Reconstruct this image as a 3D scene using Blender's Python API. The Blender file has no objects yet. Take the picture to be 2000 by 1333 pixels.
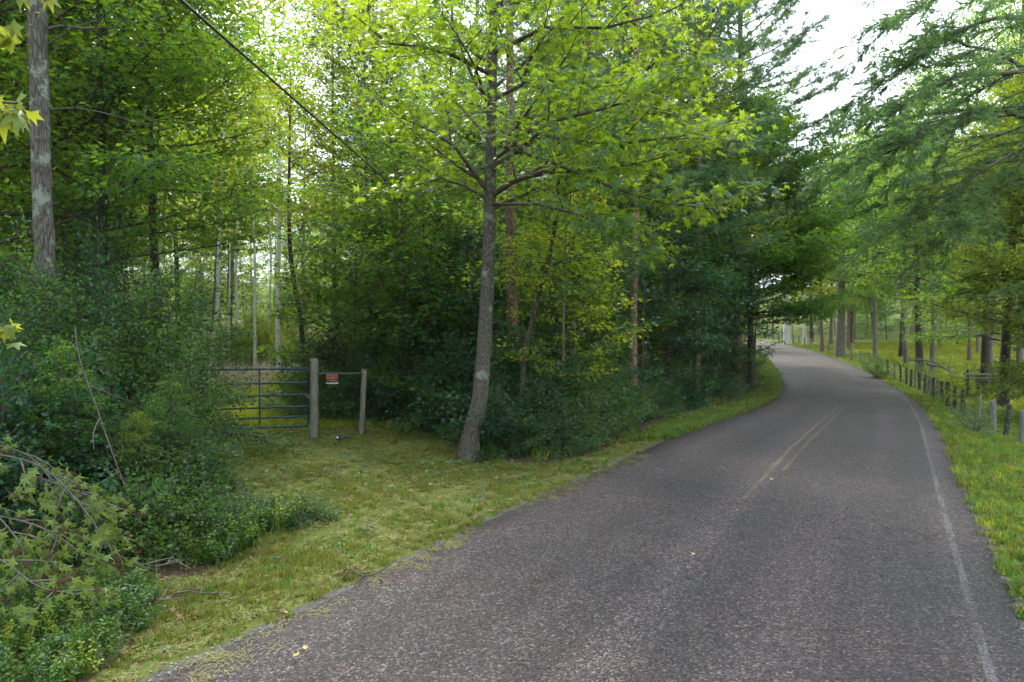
import bpy, math, random
import numpy as np
from math import radians, sin, cos, pi
rng = np.random.default_rng(7)
C = bpy.context.scene.collection
S = bpy.context.scene

# ------------------------------------------------------------------ camera, sky, sun, exposure
CH, F, HY = 2.6, 1333.0, 640.5
cam_d = bpy.data.cameras.new('camera'); cam = bpy.data.objects.new('camera', cam_d); C.objects.link(cam)
cam_d.lens = 24; cam_d.sensor_width = 36; cam_d.clip_end = 3000; cam_d.clip_start = 0.05
cam.location = (0, 0, CH); cam.rotation_euler = (radians(90 - 1.117), 0, 0)
S.camera = cam
SUN_EL, SUN_AZ = 50, -18          # azimuth measured from +Y (view direction) towards +X
w = bpy.data.worlds.new('World'); S.world = w; w.use_nodes = True
nt = w.node_tree; nt.nodes.clear()
o_ = nt.nodes.new('ShaderNodeOutputWorld'); bg = nt.nodes.new('ShaderNodeBackground')
sky = nt.nodes.new('ShaderNodeTexSky'); sky.sky_type = 'NISHITA'; sky.sun_disc = False
sky.sun_elevation = radians(SUN_EL); sky.sun_rotation = radians(SUN_AZ)
sky.air_density = 1.0; sky.dust_density = 3.0
# thin bright cloud layer over the whole sky
tc = nt.nodes.new('ShaderNodeTexCoord'); nz = nt.nodes.new('ShaderNodeTexNoise'); nz.inputs['Scale'].default_value = 2.2
nz.inputs['Detail'].default_value = 5
rp = nt.nodes.new('ShaderNodeMapRange'); rp.inputs[1].default_value = .35; rp.inputs[2].default_value = .65
rp.inputs[3].default_value = .78; rp.inputs[4].default_value = 1.0
mx = nt.nodes.new('ShaderNodeMix'); mx.data_type = 'RGBA'
mx.inputs[7].default_value = (10.6, 11.8, 13.2, 1)
nt.links.new(tc.outputs['Generated'], nz.inputs['Vector']); nt.links.new(nz.outputs['Fac'], rp.inputs[0])
nt.links.new(rp.outputs[0], mx.inputs[0]); nt.links.new(sky.outputs[0], mx.inputs[6])
nt.links.new(mx.outputs[2], bg.inputs[0]); bg.inputs[1].default_value = 0.08
nt.links.new(bg.outputs[0], o_.inputs[0])
sl = bpy.data.lights.new('sun', 'SUN'); sl.energy = 1.5; sl.angle = radians(12); sl.color = (1, .95, .84)
so = bpy.data.objects.new('sun', sl); C.objects.link(so)
# lamp points along -Z: light travels from the sun position towards the origin
a, e = radians(SUN_AZ), radians(SUN_EL)
from mathutils import Vector, Matrix
sd = Vector((sin(a)*cos(e), cos(a)*cos(e), sin(e)))
so.rotation_euler = sd.to_track_quat('Z', 'Y').to_euler(); so.location = (0, 0, 60)
S.view_settings.view_transform = 'Standard'; S.view_settings.look = 'None'
S.view_settings.exposure = 2.0; S.view_settings.gamma = 1
S.view_settings.use_curve_mapping = False
S.render.engine = 'CYCLES'
cy = S.cycles
cy.max_bounces = 7; cy.diffuse_bounces = 3; cy.glossy_bounces = 2; cy.transmission_bounces = 5; cy.transparent_max_bounces = 8
cy.use_denoising = True; cy.use_adaptive_sampling = True; cy.adaptive_threshold = 0.02
cy.sample_clamp_indirect = 6; cy.caustics_reflective = False; cy.caustics_refractive = False
S.render.use_persistent_data = False

# ------------------------------------------------------------------ helpers: tags and meshes
def tag(o, label=None, cat=None, group=None, kind=None):
    if label: o['label'] = label
    if cat: o['category'] = cat
    if group: o['group'] = group
    if kind: o['kind'] = kind
    return o
def empty(name, loc=(0, 0, 0), rz=0.):
    o = bpy.data.objects.new(name, None); C.objects.link(o); o.location = loc; o.rotation_euler = (0, 0, rz)
    o.empty_display_size = .2
    return o
class MB:
    def __init__(s): s.V = []; s.F = {3: [], 4: []}; s.R = {3: [], 4: []}; s.n = 0
    def add(s, V, F, rnd=None):
        V = np.asarray(V, float).reshape(-1, 3); F = np.asarray(F, int)
        k = F.shape[1]; s.V.append(V); s.F[k].append(F + s.n)
        s.R[k].append(np.full(len(F), .5) if rnd is None else np.asarray(rnd, float)); s.n += len(V)
    def tube(s, P, r, sides=6, cap=True, wob=0., seed=0):
        P = np.asarray(P, float); n = len(P); r = np.broadcast_to(np.asarray(r, float), (n,))
        T = np.gradient(P, axis=0); T /= np.linalg.norm(T, axis=1)[:, None] + 1e-9
        ref = np.array([0, 0, 1.]) if abs(T[:, 2]).mean() < .8 else np.array([1., 0, 0])
        U = np.cross(T, ref); U /= np.linalg.norm(U, axis=1)[:, None] + 1e-9; W = np.cross(T, U)
        a = np.arange(sides) * 2 * pi / sides
        rr = r[:, None] * np.ones(sides)
        if wob: rr = rr * (1 + wob * np.random.default_rng(seed).normal(size=(n, sides)))
        V = P[:, None] + rr[..., None] * (np.cos(a)[None, :, None] * U[:, None] + np.sin(a)[None, :, None] * W[:, None])
        i, j = np.meshgrid(np.arange(n - 1), np.arange(sides), indexing='ij'); j2 = (j + 1) % sides
        Fq = np.stack([i * sides + j, (i + 1) * sides + j, (i + 1) * sides + j2, i * sides + j2], -1).reshape(-1, 4)
        s.add(V.reshape(-1, 3), Fq)
        if cap:
            for e_, fl in ((0, 0), (n - 1, 1)):
                ring = V[e_]; c = ring.mean(0)
                VV = np.vstack([ring, c]); k = np.arange(sides)
                Ft = np.stack([k, (k + 1) % sides, np.full(sides, sides)], -1)
                s.add(VV, Ft[:, ::-1] if not fl else Ft)
    def box(s, c, d, R=None):
        c = np.array(c, float); d = np.array(d, float) / 2
        V = np.array([[x, y, z] for z in (-1, 1) for y in (-1, 1) for x in (-1, 1)], float) * d
        if R is not None: V = V @ np.array(R).T
        s.add(V + c, [[0, 2, 3, 1], [4, 5, 7, 6], [0, 1, 5, 4], [2, 6, 7, 3], [0, 4, 6, 2], [1, 3, 7, 5]])
    def mesh(s, name, mat, smooth=False):
        V = np.vstack(s.V); me = bpy.data.meshes.new(name)
        me.vertices.add(len(V)); me.vertices.foreach_set('co', V.astype(np.float32).ravel())
        li, st, rn = [], [], []; pos = 0
        for k in (3, 4):
            if s.F[k]:
                f = np.vstack(s.F[k]); li.append(f.ravel()); st.append(pos + np.arange(len(f)) * k); pos += f.size
                rn.append(np.concatenate(s.R[k]))
        li = np.concatenate(li); st = np.concatenate(st); rn = np.concatenate(rn)
        me.loops.add(len(li)); me.loops.foreach_set('vertex_index', li.astype(np.int32))
        me.polygons.add(len(st)); me.polygons.foreach_set('loop_start', st.astype(np.int32))
        if smooth: me.polygons.foreach_set('use_smooth', np.ones(len(st), bool))
        at = me.attributes.new('rnd', 'FLOAT', 'FACE'); at.data.foreach_set('value', rn.astype(np.float32))
        me.update(calc_edges=True)
        if mat: me.materials.append(mat)
        return me
    def obj(s, name, mat, parent=None, smooth=False, loc=None):
        o = bpy.data.objects.new(name, s.mesh(name, mat, smooth)); C.objects.link(o)
        if parent is not None: o.parent = parent
        if loc is not None: o.location = loc
        return o
def link(name, me, parent=None, loc=(0, 0, 0), rot=(0, 0, 0), sc=1):
    o = bpy.data.objects.new(name, me); C.objects.link(o); o.parent = parent
    o.location = loc; o.rotation_euler = rot
    o.scale = (sc, sc, sc) if np.isscalar(sc) else sc
    return o
def kids(o): return [c for c in bpy.data.objects if c.parent == o]
def copy_tree(o, ch):
    c = o.copy(); C.objects.link(c)
    out = []
    for k in ch:
        d = k.copy(); C.objects.link(d); d.parent = c; out.append(d)
    return c
def sstep(a, b, x):
    t = np.clip((np.asarray(x, float) - a) / (b - a), 0, 1); return t * t * (3 - 2 * t)
def W(u, v, d): return np.array([(u - 1000) / F * d, d, CH - (v - HY) / F * d])

# ------------------------------------------------------------------ materials
def newmat(name):
    m = bpy.data.materials.new(name); m.use_nodes = True; n = m.node_tree; n.nodes.clear()
    out = n.nodes.new('ShaderNodeOutputMaterial'); return m, n, out
def N(n, t, **kw):
    x = n.nodes.new(t)
    for k, v in kw.items():
        if k.startswith('i_'):
            key = k[2:].replace('_', ' '); x.inputs[int(key) if key.isdigit() else key].default_value = v
        else: setattr(x, k, v)
    return x
def ramp(n, stops, src):
    r = n.nodes.new('ShaderNodeValToRGB'); el = r.color_ramp.elements
    while len(el) < len(stops): el.new(.5)
    for e_, (p, c) in zip(el, stops): e_.position = p; e_.color = (*c, 1)
    n.links.new(src, r.inputs[0]); return r
def leafmat(name, refl, trans, tf=.45, rough=.45, spec=.4, var=.5, old=None):
    spec *= .75
    m, n, out = newmat(name)
    at = N(n, 'ShaderNodeAttribute', attribute_name='rnd'); oi = N(n, 'ShaderNodeObjectInfo')
    ad = N(n, 'ShaderNodeMath', operation='ADD'); n.links.new(at.outputs['Fac'], ad.inputs[0]); 
    mu = N(n, 'ShaderNodeMath', operation='MULTIPLY', i_1=.5); n.links.new(oi.outputs['Random'], mu.inputs[0]); n.links.new(mu.outputs[0], ad.inputs[1])
    mr = N(n, 'ShaderNodeMapRange', i_1=0., i_2=1.5, i_3=1 - var, i_4=1 + var); n.links.new(ad.outputs[0], mr.inputs[0])
    hr = N(n, 'ShaderNodeMapRange', i_1=0., i_2=1.5, i_3=.515, i_4=.485); n.links.new(ad.outputs[0], hr.inputs[0])
    cols = []
    for c in (refl, trans):
        h = N(n, 'ShaderNodeHueSaturation'); h.inputs['Color'].default_value = (*c, 1)
        n.links.new(mr.outputs[0], h.inputs['Value']); n.links.new(hr.outputs[0], h.inputs['Hue']); cols.append(h)
    if old:
        r = N(n, 'ShaderNodeMath', operation='GREATER_THAN', i_1=old[1]); n.links.new(at.outputs['Fac'], r.inputs[0])
        for k in (0, 1):
            x = N(n, 'ShaderNodeMix', data_type='RGBA'); x.inputs[7].default_value = (*old[0], 1)
            n.links.new(r.outputs[0], x.inputs[0]); n.links.new(cols[k].outputs[0], x.inputs[6]); cols[k] = x
    co = [c.outputs[2] if c.bl_idname == 'ShaderNodeMix' else c.outputs[0] for c in cols]
    p = N(n, 'ShaderNodeBsdfPrincipled'); p.inputs['Roughness'].default_value = rough; p.inputs['Specular IOR Level'].default_value = spec
    t = N(n, 'ShaderNodeBsdfTranslucent'); ms = N(n, 'ShaderNodeMixShader', i_0=tf)
    n.links.new(co[0], p.inputs['Base Color']); n.links.new(co[1], t.inputs[0])
    n.links.new(p.outputs[0], ms.inputs[1]); n.links.new(t.outputs[0], ms.inputs[2]); n.links.new(ms.outputs[0], out.inputs[0])
    return m
def barkmat(name, dark, light, lichen=None, la=.55, vs=(14, 14, 2.2), bump=.6):
    m, n, out = newmat(name)
    tc = N(n, 'ShaderNodeTexCoord'); mp = N(n, 'ShaderNodeMapping'); mp.inputs['Scale'].default_value = vs
    n.links.new(tc.outputs['Object'], mp.inputs[0])
    vo = N(n, 'ShaderNodeTexVoronoi', feature='DISTANCE_TO_EDGE', i_Scale=1.6); n.links.new(mp.outputs[0], vo.inputs['Vector'])
    no = N(n, 'ShaderNodeTexNoise', i_Scale=2.4, i_Detail=8., i_Roughness=.65); n.links.new(mp.outputs[0], no.inputs['Vector'])
    ml = N(n, 'ShaderNodeMath', operation='MULTIPLY', i_1=2.2); n.links.new(vo.outputs['Distance'], ml.inputs[0])
    ad = N(n, 'ShaderNodeMath', operation='MULTIPLY_ADD', i_1=.9); n.links.new(no.outputs['Fac'], ad.inputs[0]); n.links.new(ml.outputs[0], ad.inputs[2])
    r = ramp(n, [(.3, dark), (.62, tuple((a + b) / 2 for a, b in zip(dark, light))), (.95, light)], ad.outputs[0])
    col = r.outputs[0]
    if lichen:
        n2 = N(n, 'ShaderNodeTexNoise', i_Scale=3.2, i_Detail=6., i_Roughness=.7); n.links.new(tc.outputs['Object'], n2.inputs['Vector'])
        mr = N(n, 'ShaderNodeMapRange', i_1=la, i_2=la + .08); n.links.new(n2.outputs['Fac'], mr.inputs[0])
        x = N(n, 'ShaderNodeMix', data_type='RGBA'); x.inputs[7].default_value = (*lichen, 1)
        m2 = N(n, 'ShaderNodeMath', operation='MULTIPLY', i_1=.8); n.links.new(mr.outputs[0], m2.inputs[0])
        n.links.new(m2.outputs[0], x.inputs[0]); n.links.new(col, x.inputs[6]); col = x.outputs[2]
    p = N(n, 'ShaderNodeBsdfPrincipled'); p.inputs['Roughness'].default_value = .9; p.inputs['Specular IOR Level'].default_value = .2
    b = N(n, 'ShaderNodeBump', i_Strength=bump, i_Distance=.03); n.links.new(ad.outputs[0], b.inputs['Height'])
    n.links.new(col, p.inputs['Base Color']); n.links.new(b.outputs[0], p.inputs['Normal']); n.links.new(p.outputs[0], out.inputs[0])
    return m
def plain(name, col, rough=.7, var=.25, scale=8., metal=0., bump=0., spec=.4):
    m, n, out = newmat(name); tc = N(n, 'ShaderNodeTexCoord')
    no = N(n, 'ShaderNodeTexNoise', i_Scale=scale, i_Detail=6.); n.links.new(tc.outputs['Object'], no.inputs['Vector'])
    r = ramp(n, [(.3, tuple(c * (1 - var) for c in col)), (.7, tuple(min(1, c * (1 + var)) for c in col))], no.outputs['Fac'])
    p = N(n, 'ShaderNodeBsdfPrincipled'); p.inputs['Roughness'].default_value = rough; p.inputs['Metallic'].default_value = metal
    p.inputs['Specular IOR Level'].default_value = spec
    n.links.new(r.outputs[0], p.inputs['Base Color'])
    if bump:
        b = N(n, 'ShaderNodeBump', i_Strength=bump, i_Distance=.01); n.links.new(no.outputs['Fac'], b.inputs['Height']); n.links.new(b.outputs[0], p.inputs['Normal'])
    n.links.new(p.outputs[0], out.inputs[0]); return m
M = {}
M['gum'] = leafmat('sweetgum_leaf', (.05, .145, .06), (.40, .54, .02), .55, .38, .8)
M['maple'] = leafmat('maple_leaf', (.038, .115, .048), (.27, .45, .025), .54, .45, .4)
M['yellow'] = leafmat('yellow_green_leaf', (.07, .14, .03), (.44, .52, .02), .55, .45, .4)
M['dark'] = leafmat('dark_leaf', (.022, .075, .034), (.08, .21, .03), .35, .4, .5)
M['shrub'] = leafmat('shrub_leaf', (.045, .11, .035), (.19, .35, .03), .4, .42, .5)
M['pale'] = leafmat('pale_shrub_leaf', (.10, .17, .09), (.16, .26, .06), .35, .45, .5)
M['whitepine'] = leafmat('soft_pine_needle', (.09, .18, .08), (.20, .33, .06), .4, .5, .3)
M['pine'] = leafmat('pine_needle', (.085, .17, .085), (.18, .30, .07), .4, .5, .3)
M['wilt'] = leafmat('wilted_leaf', (.16, .23, .06), (.28, .36, .05), .35, .5, .4, .3, ((.10, .06, .035), .95))
M['grass'] = leafmat('grass_blade', (.085, .17, .03), (.20, .35, .03), .4, .45, .35)
M['mown'] = leafmat('mown_grass_blade', (.15, .17, .03), (.28, .30, .03), .35, .5, .3, .45, ((.22, .15, .07), .86))
M['clip'] = leafmat('grass_clipping', (.25, .24, .08), (.3, .28, .08), .25, .6, .3, .35)
M['straw'] = leafmat('dry_grass', (.58, .50, .39), (.5, .42, .3), .35, .6, .3, .3)
M['sun_toned_grass'] = leafmat('sun_toned_meadow_grass', (.21, .26, .035), (.50, .54, .04), .4, .5, .3)  # blade colour raised to carry the sunlight of clearing and pasture
M['litter'] = leafmat('dead_leaf', (.20, .12, .07), (.15, .09, .04), .2, .6, .3, .5)
M['bark'] = barkmat('grey_bark', (.05, .042, .036), (.24, .21, .18))
M['lichen'] = barkmat('lichen_bark', (.036, .030, .027), (.15, .135, .12), (.27, .31, .26), .53)
M['gumbark'] = barkmat('mossy_bark', (.026, .024, .019), (.13, .118, .098), (.22, .26, .21), .56, (18, 18, 5))
M['pinebark'] = barkmat('pine_bark', (.05, .03, .025), (.28, .17, .13), None, .5, (11, 11, 3.5))
M['darkbark'] = barkmat('dark_bark', (.025, .021, .018), (.10, .085, .07))
M['nearmaple'] = leafmat('large_maple_leaf', (.09, .15, .03), (.36, .40, .03), .5, .5, .5, .6)
M['white'] = barkmat('pale_bark', (.30, .28, .26), (.64, .62, .58), None, .5, (6, 6, 4), .3)
M['twig'] = plain('bare_twig', (.085, .075, .065), .8, .3)
M['darktwig'] = plain('dark_twig', (.07, .055, .045), .8, .3)
M['post'] = barkmat('weathered_post_wood', (.07, .065, .05), (.24, .23, .19), (.14, .17, .10), .58, (30, 30, 1.2), .5)
M['postdark'] = barkmat('dark_post_wood', (.02, .024, .018), (.09, .095, .075), (.06, .09, .05), .55, (30, 30, 1.2), .5)
M['postpale'] = barkmat('pale_post_wood', (.08, .078, .07), (.25, .245, .22), None, .5, (30, 30, 1.2), .5)
M['gate'] = plain('painted_gate_steel', (.010, .040, .058), .6, .4, 14, 0, .1, .3)
M['wire'] = plain('galvanised_wire', (.22, .22, .21), .5, .2, 30, .6)
M['cable'] = plain('black_cable', (.03, .03, .032), .5, .2)

# ------------------------------------------------------------------ road line and terrain
cp = np.array([(-30.7, -51.6), (-16.14, -25.4), (-1.59, .88), (3.26, 9.63), (7.15, 16.55), (10.6, 22.6), (15.1, 31), (18.2, 38), (20.7, 45), (24.4, 57), (27.6, 68), (31.2, 83),
               (33.2, 95), (32.4, 108), (27, 120), (17, 131), (2, 142)])
def catmull(P, m=24):
    P = np.asarray(P, float); Q = np.vstack([2 * P[0] - P[1], P, 2 * P[-1] - P[-2]]); out = []
    t = np.linspace(0, 1, m, endpoint=False)[:, None]
    for i in range(1, len(Q) - 2):
        a, b, c, d = Q[i - 1], Q[i], Q[i + 1], Q[i + 2]
        out.append(.5 * (2 * b + (c - a) * t + (2 * a - 5 * b + 4 * c - d) * t ** 2 + (3 * b - a - 3 * c + d) * t ** 3))
    out.append(P[-1:]); return np.vstack(out)
CL = catmull(cp); seg = np.linalg.norm(np.diff(CL, axis=0), axis=1); sl_ = np.concatenate([[0], np.cumsum(seg)])
k = np.ones(15) / 15
su = np.arange(0, sl_[-1], .5)
CL = np.stack([np.interp(su, sl_, CL[:, 0]), np.interp(su, sl_, CL[:, 1])], 1)
Cp = np.pad(CL, ((7, 7), (0, 0)), 'edge'); sm = np.stack([np.convolve(Cp[:, i], k, 'valid') for i in (0, 1)], 1); sm[:7] = CL[:7]; sm[-7:] = CL[-7:]; CL = sm
CT = np.gradient(CL, axis=0); CT /= np.linalg.norm(CT, axis=1)[:, None]; CN = np.stack([CT[:, 1], -CT[:, 0]], 1)   # right-hand normal
def zr(y): return np.interp(y, [-60, 10, 15, 19, 23, 27, 31, 35, 39, 44, 50, 57, 68, 85, 100, 140, 600], [0, 0, -.06, -.19, -.37, -.53, -.65, -.71, -.68, -.52, -.33, -.15, .08, .42, .68, 1., 1.])
def lat(x, y):
    x = np.asarray(x, float).ravel(); y = np.asarray(y, float).ravel(); L = np.empty(len(x)); I = np.empty(len(x), int)
    for i in range(0, len(x), 4000):
        dx = x[i:i + 4000, None] - CL[None, :, 0]; dy = y[i:i + 4000, None] - CL[None, :, 1]
        d2 = dx * dx + dy * dy; j = d2.argmin(1); r = np.arange(len(j))
        side = dx[r, j] * CN[j, 0] + dy[r, j] * CN[j, 1]
        L[i:i + 4000] = np.sign(side) * np.sqrt(d2[r, j]); I[i:i + 4000] = j
    return L, I
def vnoise(x, y, s, seed=0):
    xx, yy = np.asarray(x) / s, np.asarray(y) / s; a = seed * 1.7
    return (np.sin(xx * 1.3 + a) * np.cos(yy * 1.1 - a) + .5 * np.sin(xx * 2.7 - yy * 1.9 + 2 * a) + .3 * np.cos(xx * 4.9 + yy * 5.3 + a)) / 1.8
HW = 2.85
def H(x, y, L=None):
    x = np.asarray(x, float).ravel(); y = np.asarray(y, float).ravel()
    if L is None: L, _ = lat(x, y)
    z = zr(y).copy(); al = np.abs(L)
    z -= .07 * (1 - sstep(HW - .5, HW - .1, al)) + .012
    fall = .60 * (1 - sstep(20, 42, y))
    R = L > 0
    z = np.where(R, z - fall * sstep(HW + .2, HW + 2.6, L) - .25 * (1 - sstep(36, 60, y)) * sstep(6, 14, L) + .55 * sstep(12, 26, L) * sstep(14, 40, y), z)
    z = np.where(~R, z - .10 * sstep(HW + .1, HW + 1.2, -L) + .16 * sstep(6, 10, -L), z)
    z -= .28 * np.exp(-(((x + 4.0) / 1.1) ** 2 + ((y - 8.1) / .8) ** 2))
    bump = sstep(HW + .3, HW + 2, al)
    z += bump * (.05 * vnoise(x, y, 1.3, 1) + .1 * vnoise(x, y, 5, 2)) + sstep(15, 60, al) * .8 * vnoise(x, y, 25, 3)
    z += np.where(~R, sstep(35, 120, al) * 3, 0) + sstep(105, 240, np.hypot(x, y)) * 14
    return z
def H1(x, y): return float(H([x], [y])[0])

def poly(P):
    P = np.array(P, float)
    def f(x, y):
        x = np.asarray(x); y = np.asarray(y); c = np.zeros(x.shape, bool); j = len(P) - 1
        for i in range(len(P)):
            xi, yi = P[i]; xj, yj = P[j]
            c ^= ((yi > y) != (yj > y)) & (x < (xj - xi) * (y - yi) / (yj - yi + 1e-12) + xi); j = i
        return c
    return f
lawn = poly([(31, 62), (21.5, 62), (16.8, 47), (14.3, 41), (12.3, 35.5), (10.3, 31), (7.6, 26), (5.2, 21.5), (3.1, 17.6), (2.0, 15.4), (.8, 13.7), (-.8, 13.7), (-1.2, 15.2), (-2.0, 17.6), (-3, 18.6),
             (-7.6, 18.2), (-6.9, 14), (-5.4, 11.7), (-2.8, 9.6), (-3.4, 8.7), (-3.9, 7.7), (-3.5, 6.6), (-3.2, 5.6), (-3.0, 4.6), (-3.6, 1), (10, 1)])
meadow = poly([(-8.6, 17.6), (-2.6, 18.4), (-2.9, 21.5), (-6.2, 26), (-11, 45), (-13, 62), (-34, 62), (-30, 45), (-13, 28), (-9.6, 21)])

def build_ground():
    def axis(lo, hi, c0, c1, fine, g=1.09):
        a = list(np.arange(c0, c1 + 1e-6, fine)); st = fine
        while a[-1] < hi: st *= g; a.append(a[-1] + st)
        st = fine
        while a[0] > lo: st *= g; a.insert(0, a[0] - st)
        return np.array(a)
    xs = axis(-700, 700, -9, 22, .22); ys = axis(-300, 900, 1, 34, .22)
    X, Y = np.meshgrid(xs, ys, indexing='ij'); x, y = X.ravel(), Y.ravel(); L, I = lat(x, y)
    z = H(x, y, L)
    nx, ny = len(xs), len(ys); i, j = np.meshgrid(np.arange(nx - 1), np.arange(ny - 1), indexing='ij')
    Fq = np.stack([i * ny + j, (i + 1) * ny + j, (i + 1) * ny + j + 1, i * ny + j + 1], -1).reshape(-1, 4)
    mb = MB(); mb.add(np.stack([x, y, z], 1), Fq)
    # zones: R grass, G gravel shoulder, B meadow and pasture coloured as sunlit
    gr = lawn(x, y) | ((L > 0) & (L < 40) & (y < 85)) | ((L > 0) & (L < 6)); me_ = meadow(x, y)
    g = np.clip(gr * 1. + me_ * .8 + .8 * sstep(66, 90, y), 0, 1)
    gv = np.where((L < 0), (1 - sstep(HW + .02, HW + .28, -L)) * (y < 19), (1 - sstep(HW, HW + .15, L)))
    bm = me_ * 1. + ((L > 7) & (L < 34) & (y > 34) & (y < 74)) * 1.  # mask of the ground that is coloured as sunlit
    m, n, out = newmat('ground'); at = N(n, 'ShaderNodeAttribute', attribute_name='zone'); sp = N(n, 'ShaderNodeSeparateColor'); n.links.new(at.outputs['Color'], sp.inputs[0])
    tc = N(n, 'ShaderNodeTexCoord')
    n1 = N(n, 'ShaderNodeTexNoise', i_Scale=1.6, i_Detail=9., i_Roughness=.7); n2 = N(n, 'ShaderNodeTexNoise', i_Scale=22., i_Detail=6., i_Roughness=.7)
    vo = N(n, 'ShaderNodeTexVoronoi', i_Scale=16.)
    for q in (n1, n2, vo): n.links.new(tc.outputs['Object'], q.inputs['Vector'])
    floor = ramp(n, [(.3, (.035, .025, .018)), (.5, (.08, .055, .035)), (.7, (.14, .10, .065))], n2.outputs['Fac'])
    fl2 = N(n, 'ShaderNodeMix', data_type='RGBA', i_0=.25); n.links.new(floor.outputs[0], fl2.inputs[6]); n.links.new(vo.outputs['Color'], fl2.inputs[7])
    fl3 = N(n, 'ShaderNodeMix', data_type='RGBA', blend_type='MULTIPLY', i_0=.6); n.links.new(floor.outputs[0], fl3.inputs[6]); n.links.new(fl2.outputs[2], fl3.inputs[7])
    gs = ramp(n, [(.3, (.075, .06, .03)), (.5, (.09, .11, .025)), (.72, (.13, .17, .03))], n2.outputs['Fac'])
    bs = ramp(n, [(.3, (.18, .19, .06)), (.7, (.30, .32, .08))], n2.outputs['Fac'])  # brighter ramp, sun patches painted into the ground colour
    vs = ramp(n, [(.3, (.04, .036, .035)), (.7, (.15, .135, .12))], n2.outputs['Fac'])
    prev = floor.outputs[0]
    for ch, c in (('Red', gs), ('Blue', bs), ('Green', vs)):
        ml = N(n, 'ShaderNodeMath', operation='MULTIPLY_ADD', i_1=1.); n.links.new(sp.outputs[ch], ml.inputs[0])
        s5 = N(n, 'ShaderNodeMath', operation='MULTIPLY_ADD', i_1=.9, i_2=-.45); n.links.new(n1.outputs['Fac'], s5.inputs[0]); n.links.new(s5.outputs[0], ml.inputs[2])
        mr = N(n, 'ShaderNodeMapRange', i_1=.35, i_2=.6); n.links.new(ml.outputs[0], mr.inputs[0])
        x_ = N(n, 'ShaderNodeMix', data_type='RGBA'); n.links.new(mr.outputs[0], x_.inputs[0]); n.links.new(prev, x_.inputs[6]); n.links.new(c.outputs[0], x_.inputs[7]); prev = x_.outputs[2]
    p = N(n, 'ShaderNodeBsdfPrincipled'); p.inputs['Roughness'].default_value = .95; p.inputs['Specular IOR Level'].default_value = .1
    b = N(n, 'ShaderNodeBump', i_Strength=.7, i_Distance=.03); n.links.new(n2.outputs['Fac'], b.inputs['Height']); n.links.new(b.outputs[0], p.inputs['Normal'])
    n.links.new(prev, p.inputs['Base Color']); n.links.new(p.outputs[0], out.inputs[0])
    o = mb.obj('ground', m, smooth=True)
    ca = o.data.attributes.new('zone', 'FLOAT_COLOR', 'POINT')
    ca.data.foreach_set('color', np.stack([g, gv, bm, np.ones_like(g)], 1).astype(np.float32).ravel())
    tag(o, kind='structure')
build_ground()

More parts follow.
